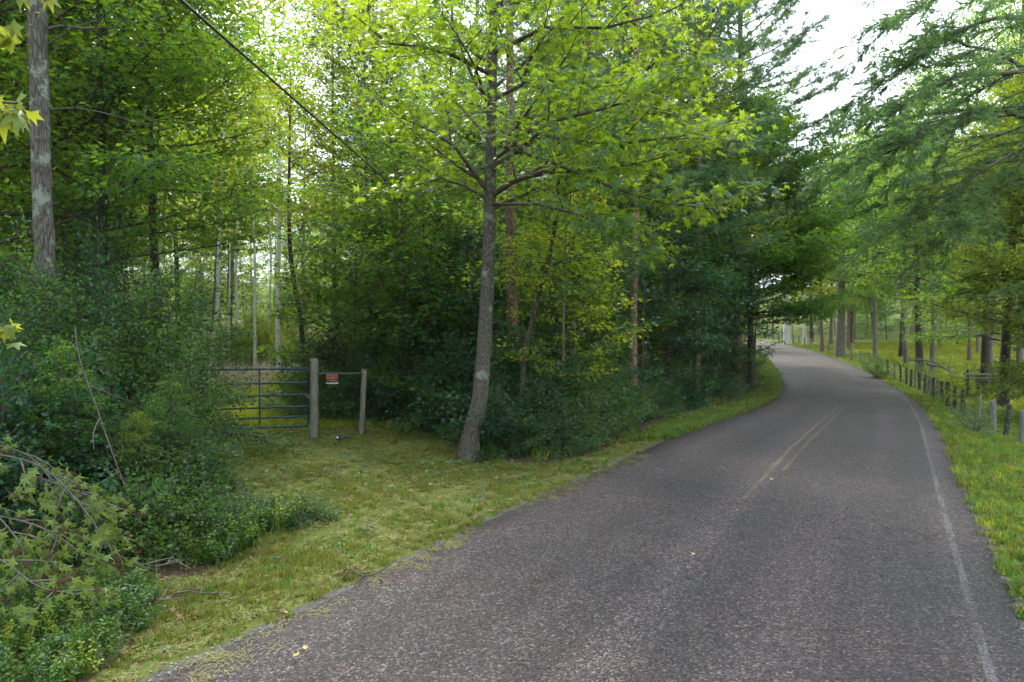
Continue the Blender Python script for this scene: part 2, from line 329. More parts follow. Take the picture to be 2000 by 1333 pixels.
def asphalt():
    m, n, out = newmat('asphalt'); tc = N(n, 'ShaderNodeTexCoord'); uv = N(n, 'ShaderNodeAttribute', attribute_name='lane'); sp = N(n, 'ShaderNodeSeparateXYZ')
    n.links.new(uv.outputs['Vector'], sp.inputs[0])
    vo = N(n, 'ShaderNodeTexVoronoi', i_Scale=58.); v2 = N(n, 'ShaderNodeTexVoronoi', i_Scale=110.); ns = N(n, 'ShaderNodeTexNoise', i_Scale=40., i_Detail=8., i_Roughness=.8)
    nb = N(n, 'ShaderNodeTexNoise', i_Scale=.55, i_Detail=6., i_Roughness=.6); nm = N(n, 'ShaderNodeTexNoise', i_Scale=5., i_Detail=5.)
    for q in (vo, v2, ns, nb, nm): n.links.new(tc.outputs['Object'], q.inputs['Vector'])
    sv = N(n, 'ShaderNodeSeparateColor'); n.links.new(vo.outputs['Color'], sv.inputs[0])
    base = ramp(n, [(0., (.004, .004, .005)), (.35, (.036, .030, .033)), (.6, (.068, .053, .056)), (.85, (.12, .104, .104)), (1., (.34, .28, .25))], sv.outputs[0])
    s2 = N(n, 'ShaderNodeSeparateColor'); n.links.new(v2.outputs['Color'], s2.inputs[0])
    b2 = ramp(n, [(0., (.012, .011, .013)), (.6, (.058, .048, .051)), (1., (.13, .105, .10))], s2.outputs[1])
    mA = N(n, 'ShaderNodeMix', data_type='RGBA', i_0=.45); n.links.new(base.outputs[0], mA.inputs[6]); n.links.new(b2.outputs[0], mA.inputs[7])
    # large stains, wheel paths
    wv = N(n, 'ShaderNodeTexNoise', noise_dimensions='2D', i_Scale=1., i_Detail=4.)
    mp = N(n, 'ShaderNodeMapping'); mp.inputs['Scale'].default_value = (1.5, .035, 1); n.links.new(uv.outputs['Vector'], mp.inputs[0]); n.links.new(mp.outputs[0], wv.inputs['Vector'])
    rw = N(n, 'ShaderNodeMapRange', i_1=.35, i_2=.65, i_3=.82, i_4=1.2); n.links.new(wv.outputs['Fac'], rw.inputs[0])
    rb = N(n, 'ShaderNodeMapRange', i_1=.3, i_2=.7, i_3=.85, i_4=1.15); n.links.new(nb.outputs['Fac'], rb.inputs[0])
    mm = N(n, 'ShaderNodeMath', operation='MULTIPLY'); n.links.new(rw.outputs[0], mm.inputs[0]); n.links.new(rb.outputs[0], mm.inputs[1])
    vm = N(n, 'ShaderNodeVectorMath', operation='SCALE'); n.links.new(mA.outputs[2], vm.inputs[0]); n.links.new(mm.outputs[0], vm.inputs['Scale'])
    # reddish tint patches
    tr = N(n, 'ShaderNodeMapRange', i_1=.45, i_2=.65, i_3=0., i_4=.8); n.links.new(nb.outputs['Fac'], tr.inputs[0])
    mt = N(n, 'ShaderNodeMix', data_type='RGBA', blend_type='MULTIPLY'); mt.inputs[7].default_value = (1.12, .96, .94, 1); n.links.new(tr.outputs[0], mt.inputs[0]); n.links.new(vm.outputs[0], mt.inputs[6])
    # hairline cracks
    nd = N(n, 'ShaderNodeTexNoise', i_Scale=1.3, i_Detail=6.); n.links.new(tc.outputs['Object'], nd.inputs['Vector'])
    va = N(n, 'ShaderNodeMix', data_type='VECTOR', i_0=.45); n.links.new(tc.outputs['Object'], va.inputs[4]); n.links.new(nd.outputs['Color'], va.inputs[5])
    vc = N(n, 'ShaderNodeTexVoronoi', feature='DISTANCE_TO_EDGE', i_Scale=.8); n.links.new(va.outputs[1], vc.inputs['Vector'])
    cr = N(n, 'ShaderNodeMapRange', i_1=.0, i_2=.012, i_3=.5, i_4=1.); n.links.new(vc.outputs['Distance'], cr.inputs[0])
    ck = N(n, 'ShaderNodeMapRange', i_1=.52, i_2=.56); n.links.new(nb.outputs['Fac'], ck.inputs[0])
    cm = N(n, 'ShaderNodeMix', i_2=1.); n.links.new(ck.outputs[0], cm.inputs[0]); n.links.new(cr.outputs[0], cm.inputs[3])
    vx = N(n, 'ShaderNodeVectorMath', operation='SCALE'); n.links.new(mt.outputs[2], vx.inputs[0]); n.links.new(cm.outputs[0], vx.inputs['Scale'])
    p = N(n, 'ShaderNodeBsdfPrincipled'); p.inputs['Specular IOR Level'].default_value = .3
    rr = N(n, 'ShaderNodeMapRange', i_1=.3, i_2=.7, i_3=.6, i_4=.78); n.links.new(wv.outputs['Fac'], rr.inputs[0]); n.links.new(rr.outputs[0], p.inputs['Roughness'])
    ad = N(n, 'ShaderNodeMath', operation='ADD'); n.links.new(vo.outputs['Distance'], ad.inputs[0]); n.links.new(ns.outputs['Fac'], ad.inputs[1])
    b = N(n, 'ShaderNodeBump', i_Strength=1., i_Distance=.02); b.invert = True; n.links.new(ad.outputs[0], b.inputs['Height']); n.links.new(b.outputs[0], p.inputs['Normal'])
    n.links.new(vx.outputs[0], p.inputs['Base Color']); n.links.new(p.outputs[0], out.inputs[0]); return m, mt, p
M['asphalt'] = asphalt()[0]
def strip(name, l0, l1, i0, i1, dz, mat, ragged=0., nl=2, lip=0.):
    idx = np.arange(i0, i1); r = np.random.default_rng(3)
    if ragged:
        sub = 4; t = np.arange(0, len(idx) - 1, 1 / sub) + i0
    else: t = idx.astype(float)
    px = np.interp(t, np.arange(len(CL)), CL[:, 0]); py = np.interp(t, np.arange(len(CL)), CL[:, 1])
    nx_ = np.interp(t, np.arange(len(CL)), CN[:, 0]); ny_ = np.interp(t, np.arange(len(CL)), CN[:, 1])
    ls = np.linspace(l0, l1, nl)[None, :] * np.ones((len(t), 1))
    if ragged:
        ls[:, 0] += ragged * (vnoise(t * .5, t, .35, 5) + .8 * r.normal(size=len(t)) * .5)
        ls[:, -1] += ragged * (vnoise(t * .5, t, .3, 9) + .8 * r.normal(size=len(t)) * .5)
    x = px[:, None] + nx_[:, None] * ls; y = py[:, None] + ny_[:, None] * ls
    z = zr(y) + dz + .03 * (1 - (ls / HW) ** 2)
    if lip:
        x = np.hstack([x[:, :1], x, x[:, -1:]]); y = np.hstack([y[:, :1], y, y[:, -1:]]); z = np.hstack([z[:, :1] - lip, z, z[:, -1:] - lip]); ls = np.hstack([ls[:, :1], ls, ls[:, -1:]])
    nT, nL = x.shape; i, j = np.meshgrid(np.arange(nT - 1), np.arange(nL - 1), indexing='ij')
    Fq = np.stack([i * nL + j, i * nL + j + 1, (i + 1) * nL + j + 1, (i + 1) * nL + j], -1).reshape(-1, 4)
    mb = MB(); mb.add(np.stack([x, y, z], -1).reshape(-1, 3), Fq); o = mb.obj(name, mat, smooth=True)
    at = o.data.attributes.new('lane', 'FLOAT_VECTOR', 'POINT')
    at.data.foreach_set('vector', np.stack([ls, np.broadcast_to(t[:, None] * .5, ls.shape), np.zeros_like(ls)], -1).astype(np.float32).ravel())
    return o
tag(strip('road', -HW, HW, 0, len(CL), .012, M['asphalt'], .045, 13, .03), 'two lane purple grey asphalt road curving away between woods', 'road', kind='structure')
def paint(name, col, thr, soft, sc=14.):
    m, n, out = newmat(name); tc = N(n, 'ShaderNodeTexCoord')
    n1 = N(n, 'ShaderNodeTexNoise', i_Scale=sc * 3, i_Detail=8., i_Roughness=.8); n2 = N(n, 'ShaderNodeTexNoise', i_Scale=1.1, i_Detail=3.)
    for q in (n1, n2): n.links.new(tc.outputs['Object'], q.inputs['Vector'])
    ad = N(n, 'ShaderNodeMath', operation='MULTIPLY_ADD', i_1=.35, i_2=.0); n.links.new(n2.outputs['Fac'], ad.inputs[0]); n.links.new(n1.outputs['Fac'], ad.inputs[2])
    mr = N(n, 'ShaderNodeMapRange', i_1=thr, i_2=thr + soft); n.links.new(ad.outputs[0], mr.inputs[0])
    p = N(n, 'ShaderNodeBsdfPrincipled', i_Base_Color=(*col, 1)); p.inputs['Roughness'].default_value = .6
    t = N(n, 'ShaderNodeBsdfTransparent'); ms = N(n, 'ShaderNodeMixShader')
    n.links.new(mr.outputs[0], ms.inputs[0]); n.links.new(t.outputs[0], ms.inputs[1]); n.links.new(p.outputs[0], ms.inputs[2]); n.links.new(ms.outputs[0], out.inputs[0]); return m
M['pw'] = paint('worn_white_paint', (.235, .225, .225), .61, .38); M['py'] = paint('worn_yellow_paint', (.22, .175, .10), .57, .38); M['py2'] = paint('faint_yellow_paint', (.24, .19, .10), .61, .35)
def sidx(x, y): return int(lat([x], [y])[1][0])
ia, ib = sidx(3.4, 10.0), sidx(13.5, 27.5)
tag(strip('centre_line', -.12, -.04, ia, ib, .0165, M['py']), 'worn yellow centre line running up to the bend', 'road marking', kind='structure')
tag(strip('centre_line', .10, .17, sidx(4.6, 12.2), ib + 1, .0165, M['py2']), 'fainter second yellow line beside the centre line', 'road marking', kind='structure')
tag(strip('edge_line', 2.46, 2.53, sidx(-3, -2), sidx(29, 78), .0165, M['pw'], .0), 'thin worn white line along the outer road edge', 'road marking', kind='structure')

# ------------------------------------------------------------------ leaf templates: (verts, tris)
T_FOLD = (np.array([[0, 0, 0], [-.34, .5, .09], [0, 1, -.06], [.34, .5, .09]]), np.array([[0, 2, 1], [0, 3, 2]]))
T_ROUND = (np.array([[0, 0, 0], [-.45, .35, .07], [-.3, .8, .03], [0, 1, -.08], [.3, .8, .03], [.45, .35, .07]]), np.array([[0, 3, 1], [1, 3, 2], [0, 5, 3], [5, 4, 3]]))
T_LOBE = (np.array([[0, 0, 0], [-.52, .42, .04], [-.16, .52, .05], [0, 1.05, -.1], [.16, .52, .05], [.52, .42, .04]]), np.array([[0, 2, 1], [0, 3, 2], [0, 4, 3], [0, 5, 4]]))
def star(n_=5, droop=.18, nt=.33):
    ang = [-25, 7, 38, 64, 90, 116, 142, 173, 205, 270]; rad = [.62, nt, .88, nt + .03, 1, nt + .03, .88, nt, .62, .12]
    V = [[0, 0, .02]] + [[r * cos(radians(a)), r * sin(radians(a)), -droop * r * r] for a, r in zip(ang, rad)]
    V = np.array(V); V[:, 1] += .1
    return V, np.array([[0, i, i % 10 + 1] for i in range(1, 11)])
T_STAR = star(); T_STAR2 = star(droop=.55)
def star5():
    V, Fc = [[0, .05, 0]], []
    for a, r in ((-25, .65), (38, .9), (90, 1.05), (142, .9), (205, .65)):
        k = len(V)
        for da, rr in ((-24, .36), (0, r), (24, .36)): V.append([rr * cos(radians(a + da)), rr * sin(radians(a + da)) + .1, -.15 * rr * rr])
        Fc.append([0, k, k + 1]); Fc.append([0, k + 1, k + 2])
    return np.array(V), np.array(Fc)
T_GUM = (np.array([[0, -.1, 0], [-.62, .0, -.05], [-.22, .22, .02], [-.55, .75, -.1], [-.08, .5, .03], [0, 1.1, -.15], [.08, .5, .03], [.55, .75, -.1], [.22, .22, .02], [.62, 0, -.05]]),
         np.array([[0, 2, 1], [0, 4, 2], [2, 4, 3], [4, 6, 5], [0, 6, 4], [0, 8, 6], [8, 7, 6], [0, 9, 8]]))
def tuft(nn=14, spread=.75, wd=.035, seed=1):
    r = np.random.default_rng(seed); V, Fc = [], []
    for i in range(nn):
        d = np.array([r.normal() * spread, 1 + r.normal() * .35, r.normal() * spread * .8 + .1]); d /= np.linalg.norm(d); L = r.uniform(.7, 1.1)
        s = np.cross(d, [0, 0, 1]); s /= np.linalg.norm(s) + 1e-6; b = np.array([0, r.uniform(-.5, .3), 0])
        k = len(V); V += [b - s * wd, b + s * wd, b + d * L + np.array([0, 0, -.12])]; Fc.append([k, k + 1, k + 2])
    return np.array(V), np.array(Fc)
T_TUFT = tuft(); T_TUFT2 = tuft(10, .75, .05, 4); T_WP = tuft(9, .5, .07, 9)

def leaves(mb, P, D, Nn, size, T, rnd=None, r=rng):
    n = len(P); D = D / (np.linalg.norm(D, axis=1)[:, None] + 1e-9)
    X = np.cross(D, Nn); X /= np.linalg.norm(X, axis=1)[:, None] + 1e-9; Z = np.cross(X, D)
    V0, F0 = T; k = len(V0); size = np.broadcast_to(size, (n,))
    V = P[:, None] + size[:, None, None] * (V0[None, :, 0, None] * X[:, None] + V0[None, :, 1, None] * D[:, None] + V0[None, :, 2, None] * Z[:, None])
    Fc = (np.arange(n) * k)[:, None, None] + F0[None]
    if rnd is None: rnd = r.random(n)
    mb.add(V.reshape(-1, 3), Fc.reshape(-1, F0.shape[1]), np.repeat(rnd, len(F0)))

def branch(r, p, d, L, n, up=0., wob=.12):
    P = [np.array(p, float)]; d = np.array(d, float); d /= np.linalg.norm(d); st = L / (n - 1)
    for i in range(n - 1):
        d = d + np.array([r.normal() * wob, r.normal() * wob, r.normal() * wob * .6 + up / (n - 1)]); d /= np.linalg.norm(d)
        P.append(P[-1] + d * st)
    return np.array(P)
def at_t(P, t):
    f = t * (len(P) - 1); i = min(int(f), len(P) - 2); return P[i] + (P[i + 1] - P[i]) * (f - i), (P[i + 1] - P[i]) / (np.linalg.norm(P[i + 1] - P[i]) + 1e-9)

class Tree:
    """trunk polyline + limbs + leafy sprays, all in local coordinates"""
    def __init__(s, seed, sep=False): s.r = np.random.default_rng(seed); s.tr = MB(); s.li = MB(); s.sp = []; s.path = None; s.sep = sep; s.lims = []
    def trunk(s, pts, rad, sides=12, flare=1.35, wob=.025):
        P = catmull(np.array(pts, float), 6); t = np.linspace(0, 1, len(P)); r_ = np.interp(t, np.linspace(0, 1, len(rad)), rad)
        r_ = r_ * (1 + (flare - 1) * np.exp(-t * len(pts) * 2.2)); s.path, s.rad = P, r_
        s.tr.tube(P, r_, sides, True, wob, int(s.r.integers(1e6))); s.rel = t; return s
    def straight(s, Ht, r0, lean=.03, sides=10, r1=.25):
        p = [[0, 0, -.15]]; d = s.r.normal(size=2) * lean
        for i in range(1, 9): d = d + s.r.normal(size=2) * lean * .5; p.append([p[-1][0] + d[0] * Ht / 8, p[-1][1] + d[1] * Ht / 8, Ht * i / 8])
        return s.trunk(p, np.linspace(r0, r0 * r1, 9), sides)
    def at_z(s, z):
        i = int(np.clip(np.searchsorted(s.path[:, 2], z), 1, len(s.path) - 1)); a, b = s.path[i - 1], s.path[i]; f = (z - a[2]) / (b[2] - a[2] + 1e-9)
        return a + (b - a) * f, s.rad[i]
    def limb(s, P, r0, subs=True, n_sub=None, sub_len=.5, spread=55, elev=.05, sides=5, tip=.15, t0=.2, sub_up=0., w=1.):
        P = np.array(P, float)
        if s.sep: s.li = MB(); s.lims.append(s.li)
        s.li.tube(P, np.linspace(r0, max(.006, r0 * tip), len(P)), sides, False)
        L = np.linalg.norm(np.diff(P, axis=0), axis=1).sum()
        if not subs: return
        n = n_sub or max(3, int(L / .42))
        for q in range(n):
            t = t0 + (1 - t0) * (q + s.r.random() * .8) / n; p, d = at_t(P, min(t, .999)); sd = 1 if q % 2 else -1
            a = radians(spread + s.r.normal() * 14) * sd; dx = d[0] * cos(a) - d[1] * sin(a); dy = d[0] * sin(a) + d[1] * cos(a)
            l = sub_len * L * (1 - .6 * t) * s.r.uniform(.7, 1.2) + .25
            B = branch(s.r, p, (dx, dy, d[2] * .3 + elev + s.r.normal() * .15), l, 5, sub_up, .1)
            s.li.tube(B, np.linspace(max(.012, r0 * .35 * (1 - t * .6)), .004, 5), 3, False); s.sp.append((B, w))
        s.sp.append((P[len(P) // 2:], w))
    def crown(s, z0, z1, R, nl, shape='broad', e0=10, e1=60, rise=.3, taper=.4, az_bias=None, **kw):
        for i in range(nl):
            t = (i + s.r.random()) / nl; z = z0 + (z1 - z0) * t; p, tr = s.at_z(z)
            pr = {'broad': sin(pi * (.22 + .76 * t)) ** .7, 'cone': (1 - t) ** .8 * .95 + .08, 'round': max(.15, sin(pi * (.12 + .84 * t))), 'col': .75 + .25 * sin(pi * t)}[shape]
            L = R * pr * s.r.uniform(.75, 1.15); az = i * 2.4 + s.r.normal() * .3
            if az_bias is not None and s.r.random() < az_bias[1]: az = az_bias[0] + s.r.normal() * .7
            el = radians(e0 + (e1 - e0) * t + s.r.normal() * 6)
            P = branch(s.r, p, (cos(az) * cos(el), sin(az) * cos(el), sin(el)), L, 7, rise, .1)
            s.limb(P, max(.018, tr * taper * (.5 + .5 * pr)), **kw)
        return s
    def foliate(s, per_m, size, T, mat_r=.22, flat=.35, upn=1., droop=.25, mode='leaf'):
        r = s.r; P, D, Rn = [], [], []
        for B, w in s.sp:
            L = np.linalg.norm(np.diff(B, axis=0), axis=1).sum(); n = max(2, int(L * per_m * w * r.uniform(.7, 1.3))); t = r.random(n) ** .8 * (len(B) - 1.001)
            Rn.append(np.clip(.6 * r.random() + .4 * r.random(n), 0, 1)); i = t.astype(int); f = (t - i)[:, None]; p = B[i] * (1 - f) + B[i + 1] * f; d = B[i + 1] - B[i]
            P.append(p); D.append(d / (np.linalg.norm(d, axis=1)[:, None] + 1e-9))
        P = np.vstack(P); D = np.vstack(D); n = len(P)
        off = r.normal(size=(n, 3)) * mat_r; off[:, 2] *= flat
        if mode == 'leaf':
            P = P + off; Dd = D * .6 + off / mat_r * .5 + r.normal(size=(n, 3)) * .35; Dd[:, 2] -= droop
            Nn = r.normal(size=(n, 3)) * .42 + np.array([0, 0, upn])
        else:
            P = P + off * .45; Dd = D * .9 + off / mat_r * .45; Dd[:, 2] += .15; Nn = r.normal(size=(n, 3)) + np.array([0, 0, .4])
        mb = MB(); leaves(mb, P, Dd, Nn, size * r.uniform(.6, 1.3, n), T, np.concatenate(Rn), r); s.P, s.D, s.N, s.leafmb = P, Dd, Nn, mb; return s
    def meshes(s, tm, lm, fm, foliage_name='crown'):
        out = []
        if s.tr.V: out.append(('trunk', s.tr.mesh('trunk', tm, True)))
        if s.sep: out += [('limb', q.mesh('limb', lm, True)) for q in s.lims]
        elif s.li.V: out.append(('limbs', s.li.mesh('limbs', lm, True)))
        out.append((foliage_name, s.leafmb.mesh(foliage_name, fm))); return out
def plant(name, parts, x, y, label, cat, group=None, rz=0., sc=1., z=None, dz=0.):
    o = empty(name, (x, y, (H1(x, y) if z is None else z) + dz), rz); o.scale = (sc, sc, sc) if np.isscalar(sc) else sc
    tag(o, label, cat, group)
    for nm, me in parts: link(nm, me, o)
    return o

# ------------------------------------------------------------------ prototypes for the fill woods
def proto_broad(seed, Ht, z0, R, nl, size=.17, per=33, r0=.17, fm='maple', tm='bark', lm='darktwig', shape='broad', T=T_LOBE, mr=.28, flat=.4):
    t = Tree(seed).straight(Ht, r0); t.crown(z0, Ht * .97, R, nl, shape, 5, 62, .35, sub_len=.5, elev=.08); t.foliate(per, size, T, mr, flat); return t.meshes(M[tm], M[lm], M[fm])
def proto_pine(seed, Ht, z0, R, nl, size=.17, per=24, r0=.19, T=T_TUFT2, shape='col', e0=-8, e1=45, fm='pine'):
    t = Tree(seed).straight(Ht, r0, .012); t.crown(z0, Ht * .98, R, nl, shape, e0, e1, .35, sub_len=.42, elev=.12); t.foliate(per, size, T, .2, .6, mode='n'); return t.meshes(M['pinebark'], M['darktwig'], M[fm])
BROAD = [proto_broad(11, 20, 5, 5.0, 34), proto_broad(12, 22, 7, 4.6, 34, fm='yellow'), proto_broad(13, 18, 3.5, 4.6, 34, fm='maple', tm='darkbark'), proto_broad(14, 21, 9, 4.8, 28, fm='dark')]
UNDER = [proto_broad(21, 7.5, .7, 2.6, 26, .13, 34, .05, 'maple', 'darkbark', T=T_LOBE, mr=.2, flat=.3), proto_broad(22, 6, .5, 2.3, 24, .12, 36, .045, 'dark', 'darkbark', mr=.2, flat=.3),
         proto_broad(23, 8.5, 1.6, 2.5, 26, .13, 34, .055, 'yellow', 'bark', mr=.2, flat=.3)]
PINE = [proto_pine(31, 22, 8, 3.6, 46), proto_pine(32, 19, 4.5, 3.8, 48)]
WHITE = [proto_broad(41, 20, 11, 3.2, 20, fm='maple', tm='white', r0=.15), proto_broad(42, 19, 10, 2.8, 18, fm='yellow', tm='white', r0=.11)]
def proto_bush(seed, Ht, R, ns, size, per, fm, T=T_FOLD, arch=-.5, sub=.45):
    t = Tree(seed); r = t.r
    for i in range(ns):
        az = i * 2.4 + r.normal() * .3; q = r.random(); el = radians(85 - 50 * q); L = Ht * r.uniform(.7, 1.1) * (1 if q < .6 else .85)
        P = branch(r, (cos(az) * .1, sin(az) * .1, -.05), (cos(az) * cos(el) * R / Ht * 1.6, sin(az) * cos(el) * R / Ht * 1.6, sin(el)), L, 8, arch * (.4 + q), .12)
        t.limb(P, .022 * Ht ** .5, n_sub=max(6, int(L * 4.5)), sub_len=sub, spread=60, elev=.1, sides=4, t0=.12)
    t.foliate(per, size, T, .12, .6, .8); m = t.meshes(None, M['darktwig'], M[fm], 'foliage'); return [('stems', m[0][1]), m[1]]
BUSH = [proto_bush(51, 2.2, 1.3, 13, .052, 74, 'shrub'), proto_bush(52, 2.4, 1.2, 12, .10, 38, 'dark', T_LOBE), proto_bush(53, 1.9, 1.3, 12, .10, 34, 'shrub', T_LOBE), proto_bush(54, 1.5, 1.0, 12, .055, 60, 'pale')]
LOWB = [proto_bush(61, .95, .7, 12, .062, 48, 'shrub', T_ROUND), proto_bush(62, .8, .6, 12, .055, 50, 'grass', T_FOLD), proto_bush(63, .6, .6, 14, .065, 46, 'pale', T_FOLD)]
TALL = [proto_bush(55, 4.6, 1.7, 14, .082, 46, 'shrub', T_FOLD, -.9, .32), proto_bush(56, 4.2, 1.8, 14, .085, 44, 'dark', T_FOLD, -.9, .34), proto_bush(57, 3.4, 1.6, 13, .10, 34, 'yellow', T_LOBE, -.7, .34), proto_bush(58, 3.0, 1.6, 13, .09, 36, 'pale', T_FOLD, -.7, .34)]

ZN = [(-9e9, 'behind the left thicket'), (430, 'between the clearing and the leaning sweetgum'), (900, 'behind the leaning sweetgum'), (1250, 'beside the shaded run before the bend')]
KN = {'BROAD': ['mid green', 'yellow green', 'dark barked', 'deep green'], 'UNDER': ['mid green', 'deep green', 'yellow green'], 'PINE': ['tall', 'low boughed']}
R_ = random.Random(5)
def put(protos, x, y, *a, **k):
    k.setdefault('rz', R_.uniform(0, 6.28)); p = protos[R_.randrange(len(protos))] if isinstance(protos[0], list) else protos
    return plant(a[0], p, x, y, *a[1:], **k)
def U(u, d): return (u - 1000) / F * d

def zput(kind, protos, x, y, name, noun, far=False, **k):
    i = R_.randrange(len(protos)); u = 1000 + F * x / max(y, 1); zn = [z for a, z in ZN if u >= a][-1] if not far else ('far behind the clearing' if u < 700 else 'far behind the central woods' if u < 1350 else 'on the slope beyond the bend' if u < 1680 else 'at the far side of the grove')
    lab = f'{KN[kind][i]} {noun} {zn}'; k.setdefault('rz', R_.uniform(0, 6.28)); return plant(name, protos[i], x, y, lab, 'tree', noun + 's ' + zn, **k)

# ------------------------------------------------------------------ key trees with their own trunks
def px_path(pts, d, base):
    """picture polyline -> local polyline standing at depth d (upright plane through the base)"""
    out = []
    for u, v in pts:
        p = W(u, v, d); out.append([p[0] - base[0], p[1] - base[1], p[2] - base[2]])
    return out
# the leaning sweetgum in the middle of the picture
bx, by = U(912, 14.3), 14.3; bz = H1(bx, by)
T = Tree(101, True); base = (bx, by, bz)
pts = [(0, 0, -.2)] + px_path([(921, 845), (935, 790), (944, 700), (950, 600), (955, 480), (957, 380), (960, 250), (963, 100), (968, -40), (975, -260), (985, -420)], 14.3, base)
pts[4][1] += .05; T.trunk(pts, [.225, .19, .168, .155, .145, .132, .12, .105, .095, .085, .06, .02], 16, 1.3, .03)
def L3(pp, d): return [np.array(W(u, v, dd)) - np.array(base) for (u, v), dd in zip(pp, d)]
kw = dict(sub_len=.52, elev=.12, w=1.)
T.limb(L3([(958, 385), (1000, 357), (1060, 337), (1150, 334), (1240, 322), (1330, 300)], [14.3, 14, 13.6, 13.2, 12.8, 12.6]), .07, sides=7, **kw)
T.limb(L3([(958, 390), (985, 365), (1030, 345), (1100, 300), (1180, 190), (1240, 120)], [14.3, 14.5, 14.8, 15, 15, 15]), .05, sides=7, **kw)
T.limb(L3([(955, 380), (930, 345), (890, 290), (850, 262), (790, 235), (740, 200)], [14.3, 14.1, 13.8, 13.6, 13.4, 13.2]), .05, sides=6, **kw)
T.limb(L3([(955, 392), (910, 365), (860, 350), (800, 368), (770, 372)], [14.3, 14.2, 14, 14, 13.8]), .035, sides=5, **kw)
T.limb(L3([(958, 300), (1010, 250), (1060, 180), (1110, 110), (1140, 40)], [14.3, 14, 13.6, 13.4, 13]), .045, **kw)
T.limb(L3([(960, 200), (1020, 170), (1030, 130), (1060, 80), (1120, 20), (1150, -60)], [14.3, 14.2, 14, 14, 13.8, 13.5]), .05, **kw)
T.limb(L3([(958, 200), (930, 170), (905, 110), (885, 40), (880, -60)], [14.3, 14.1, 14, 13.8, 13.6]), .045, **kw)
T.limb(L3([(960, 150), (880, 110), (820, 95), (760, 90), (700, 40), (650, 10)], [14.3, 14, 13.5, 13.3, 13, 13]), .05, **kw)
T.limb(L3([(957, 340), (1080, 240), (1180, 215), (1260, 190), (1340, 150)], [14.3, 13.2, 12.4, 12, 11.6]), .05, **kw)
T.limb(L3([(958, 330), (1060, 270), (1200, 285), (1320, 270), (1420, 250)], [14.3, 13.4, 12.8, 12.6, 12.5]), .05, **kw)
T.limb(L3([(956, 400), (1050, 400), (1130, 420), (1190, 450), (1250, 505)], [14.3, 13.6, 13, 12.6, 12.4]), .04, **kw)
T.limb(L3([(958, 280), (1080, 320), (1200, 370), (1300, 400), (1400, 410)], [14.3, 13.4, 12.8, 12.4, 12.2]), .045, **kw)
T.limb(L3([(960, 110), (1060, 60), (1180, 60), (1300, 30), (1400, -20)], [14.3, 13.6, 13, 12.8, 12.6]), .05, **kw)
for i in range(16):
    z = 5.2 + i * .5; p, tr = T.at_z(z); az = i * 2.4 + 1; el = radians(25 + i * 2)
    T.limb(branch(T.r, p, (cos(az) * cos(el), sin(az) * cos(el), sin(el)), 2.9 - i * .05, 7, .2, .1), tr * .4, **kw)
T.foliate(36, .125, T_GUM, .24, .4, 1., .35)
o = empty('sweetgum_tree', base); tag(o, 'leaning grey sweetgum with star shaped leaves standing alone at the verge corner', 'tree')
link('trunk', T.tr.mesh('trunk', M['gumbark'], True), o); [link('limb', q.mesh('limb', M['darktwig'], True), o) for q in T.lims]
# the 300 leaves that show largest (towards the camera) are leaves of their own, the rest one mass
dist = np.linalg.norm(T.P + np.array(base) - np.array([0, 0, CH]), axis=1)
wp = T.P + np.array(base); inview = (wp[:, 2] < 10.2 * wp[:, 1] / 16) & (wp[:, 1] > 3)
order = np.argsort(dist + (~inview) * 100)[:290]
lms = []
for q in range(3):
    mb = MB(); leaves(mb, np.zeros((1, 3)), np.array([[0, 1., 0]]), np.array([[0, 0, 1.]]), .12, star(droop=.1 + .12 * q), np.array([.2 + .3 * q])); lms.append(mb.mesh('sweetgum_leaf', M['gum']))
def orient(D, Nn):
    D = Vector(D).normalized(); X = D.cross(Vector(Nn)).normalized(); Z = X.cross(D); return Matrix((X, D, Z)).transposed().to_euler()
for q, i in enumerate(order): link('leaf', lms[q % 3], o, tuple(T.P[i]), orient(T.D[i], T.N[i]), float(T.r.uniform(.8, 1.15)))
lf = link('leaves', T.leafmb.mesh('leaves', M['gum']), o); tag(lf, kind='stuff')

# grey lichen trunk at the left edge
d = 12.5; bx, by = U(108, d), d; base = (bx, by, H1(bx, by)); T = Tree(102, True)
T.trunk([(0, 0, -.2)] + px_path([(102, 780), (96, 640), (90, 500), (86, 350), (84, 200), (82, 50), (80, -100), (78, -400), (76, -700)], d, base), [.20, .18, .17, .165, .158, .155, .15, .145, .12, .08], 18, 1.25, .03)
for pp, r_ in (([(104, 62), (130, 57), (175, 62), (230, 60), (262, 30)], .035), ([(104, 90), (150, 60), (200, 45), (250, 10)], .02), ([(104, 217), (150, 214), (200, 222), (250, 235), (280, 248)], .02), ([(100, 470), (70, 458), (56, 455)], .025)):
    T.limb(L3(pp, [d] * len(pp)), r_, sub_len=.35, n_sub=4, elev=.1, w=.05)
kw = dict(sub_len=.45)
for i in range(16):
    z = 8.5 + i * .42; p, tr = T.at_z(z); az = i * 2.4; P = branch(T.r, p, (cos(az) * .85, sin(az) * .85, .4), 3.4, 7, -.1, .1); T.limb(P, tr * .35, **kw)
T.foliate(24, .14, T_LOBE, .26, .4)
plant('oak_tree', T.meshes(M['lichen'], M['twig'], M['maple']), bx, by, 'tall straight trunk with pale lichen blotches rising out of the thicket', 'tree')

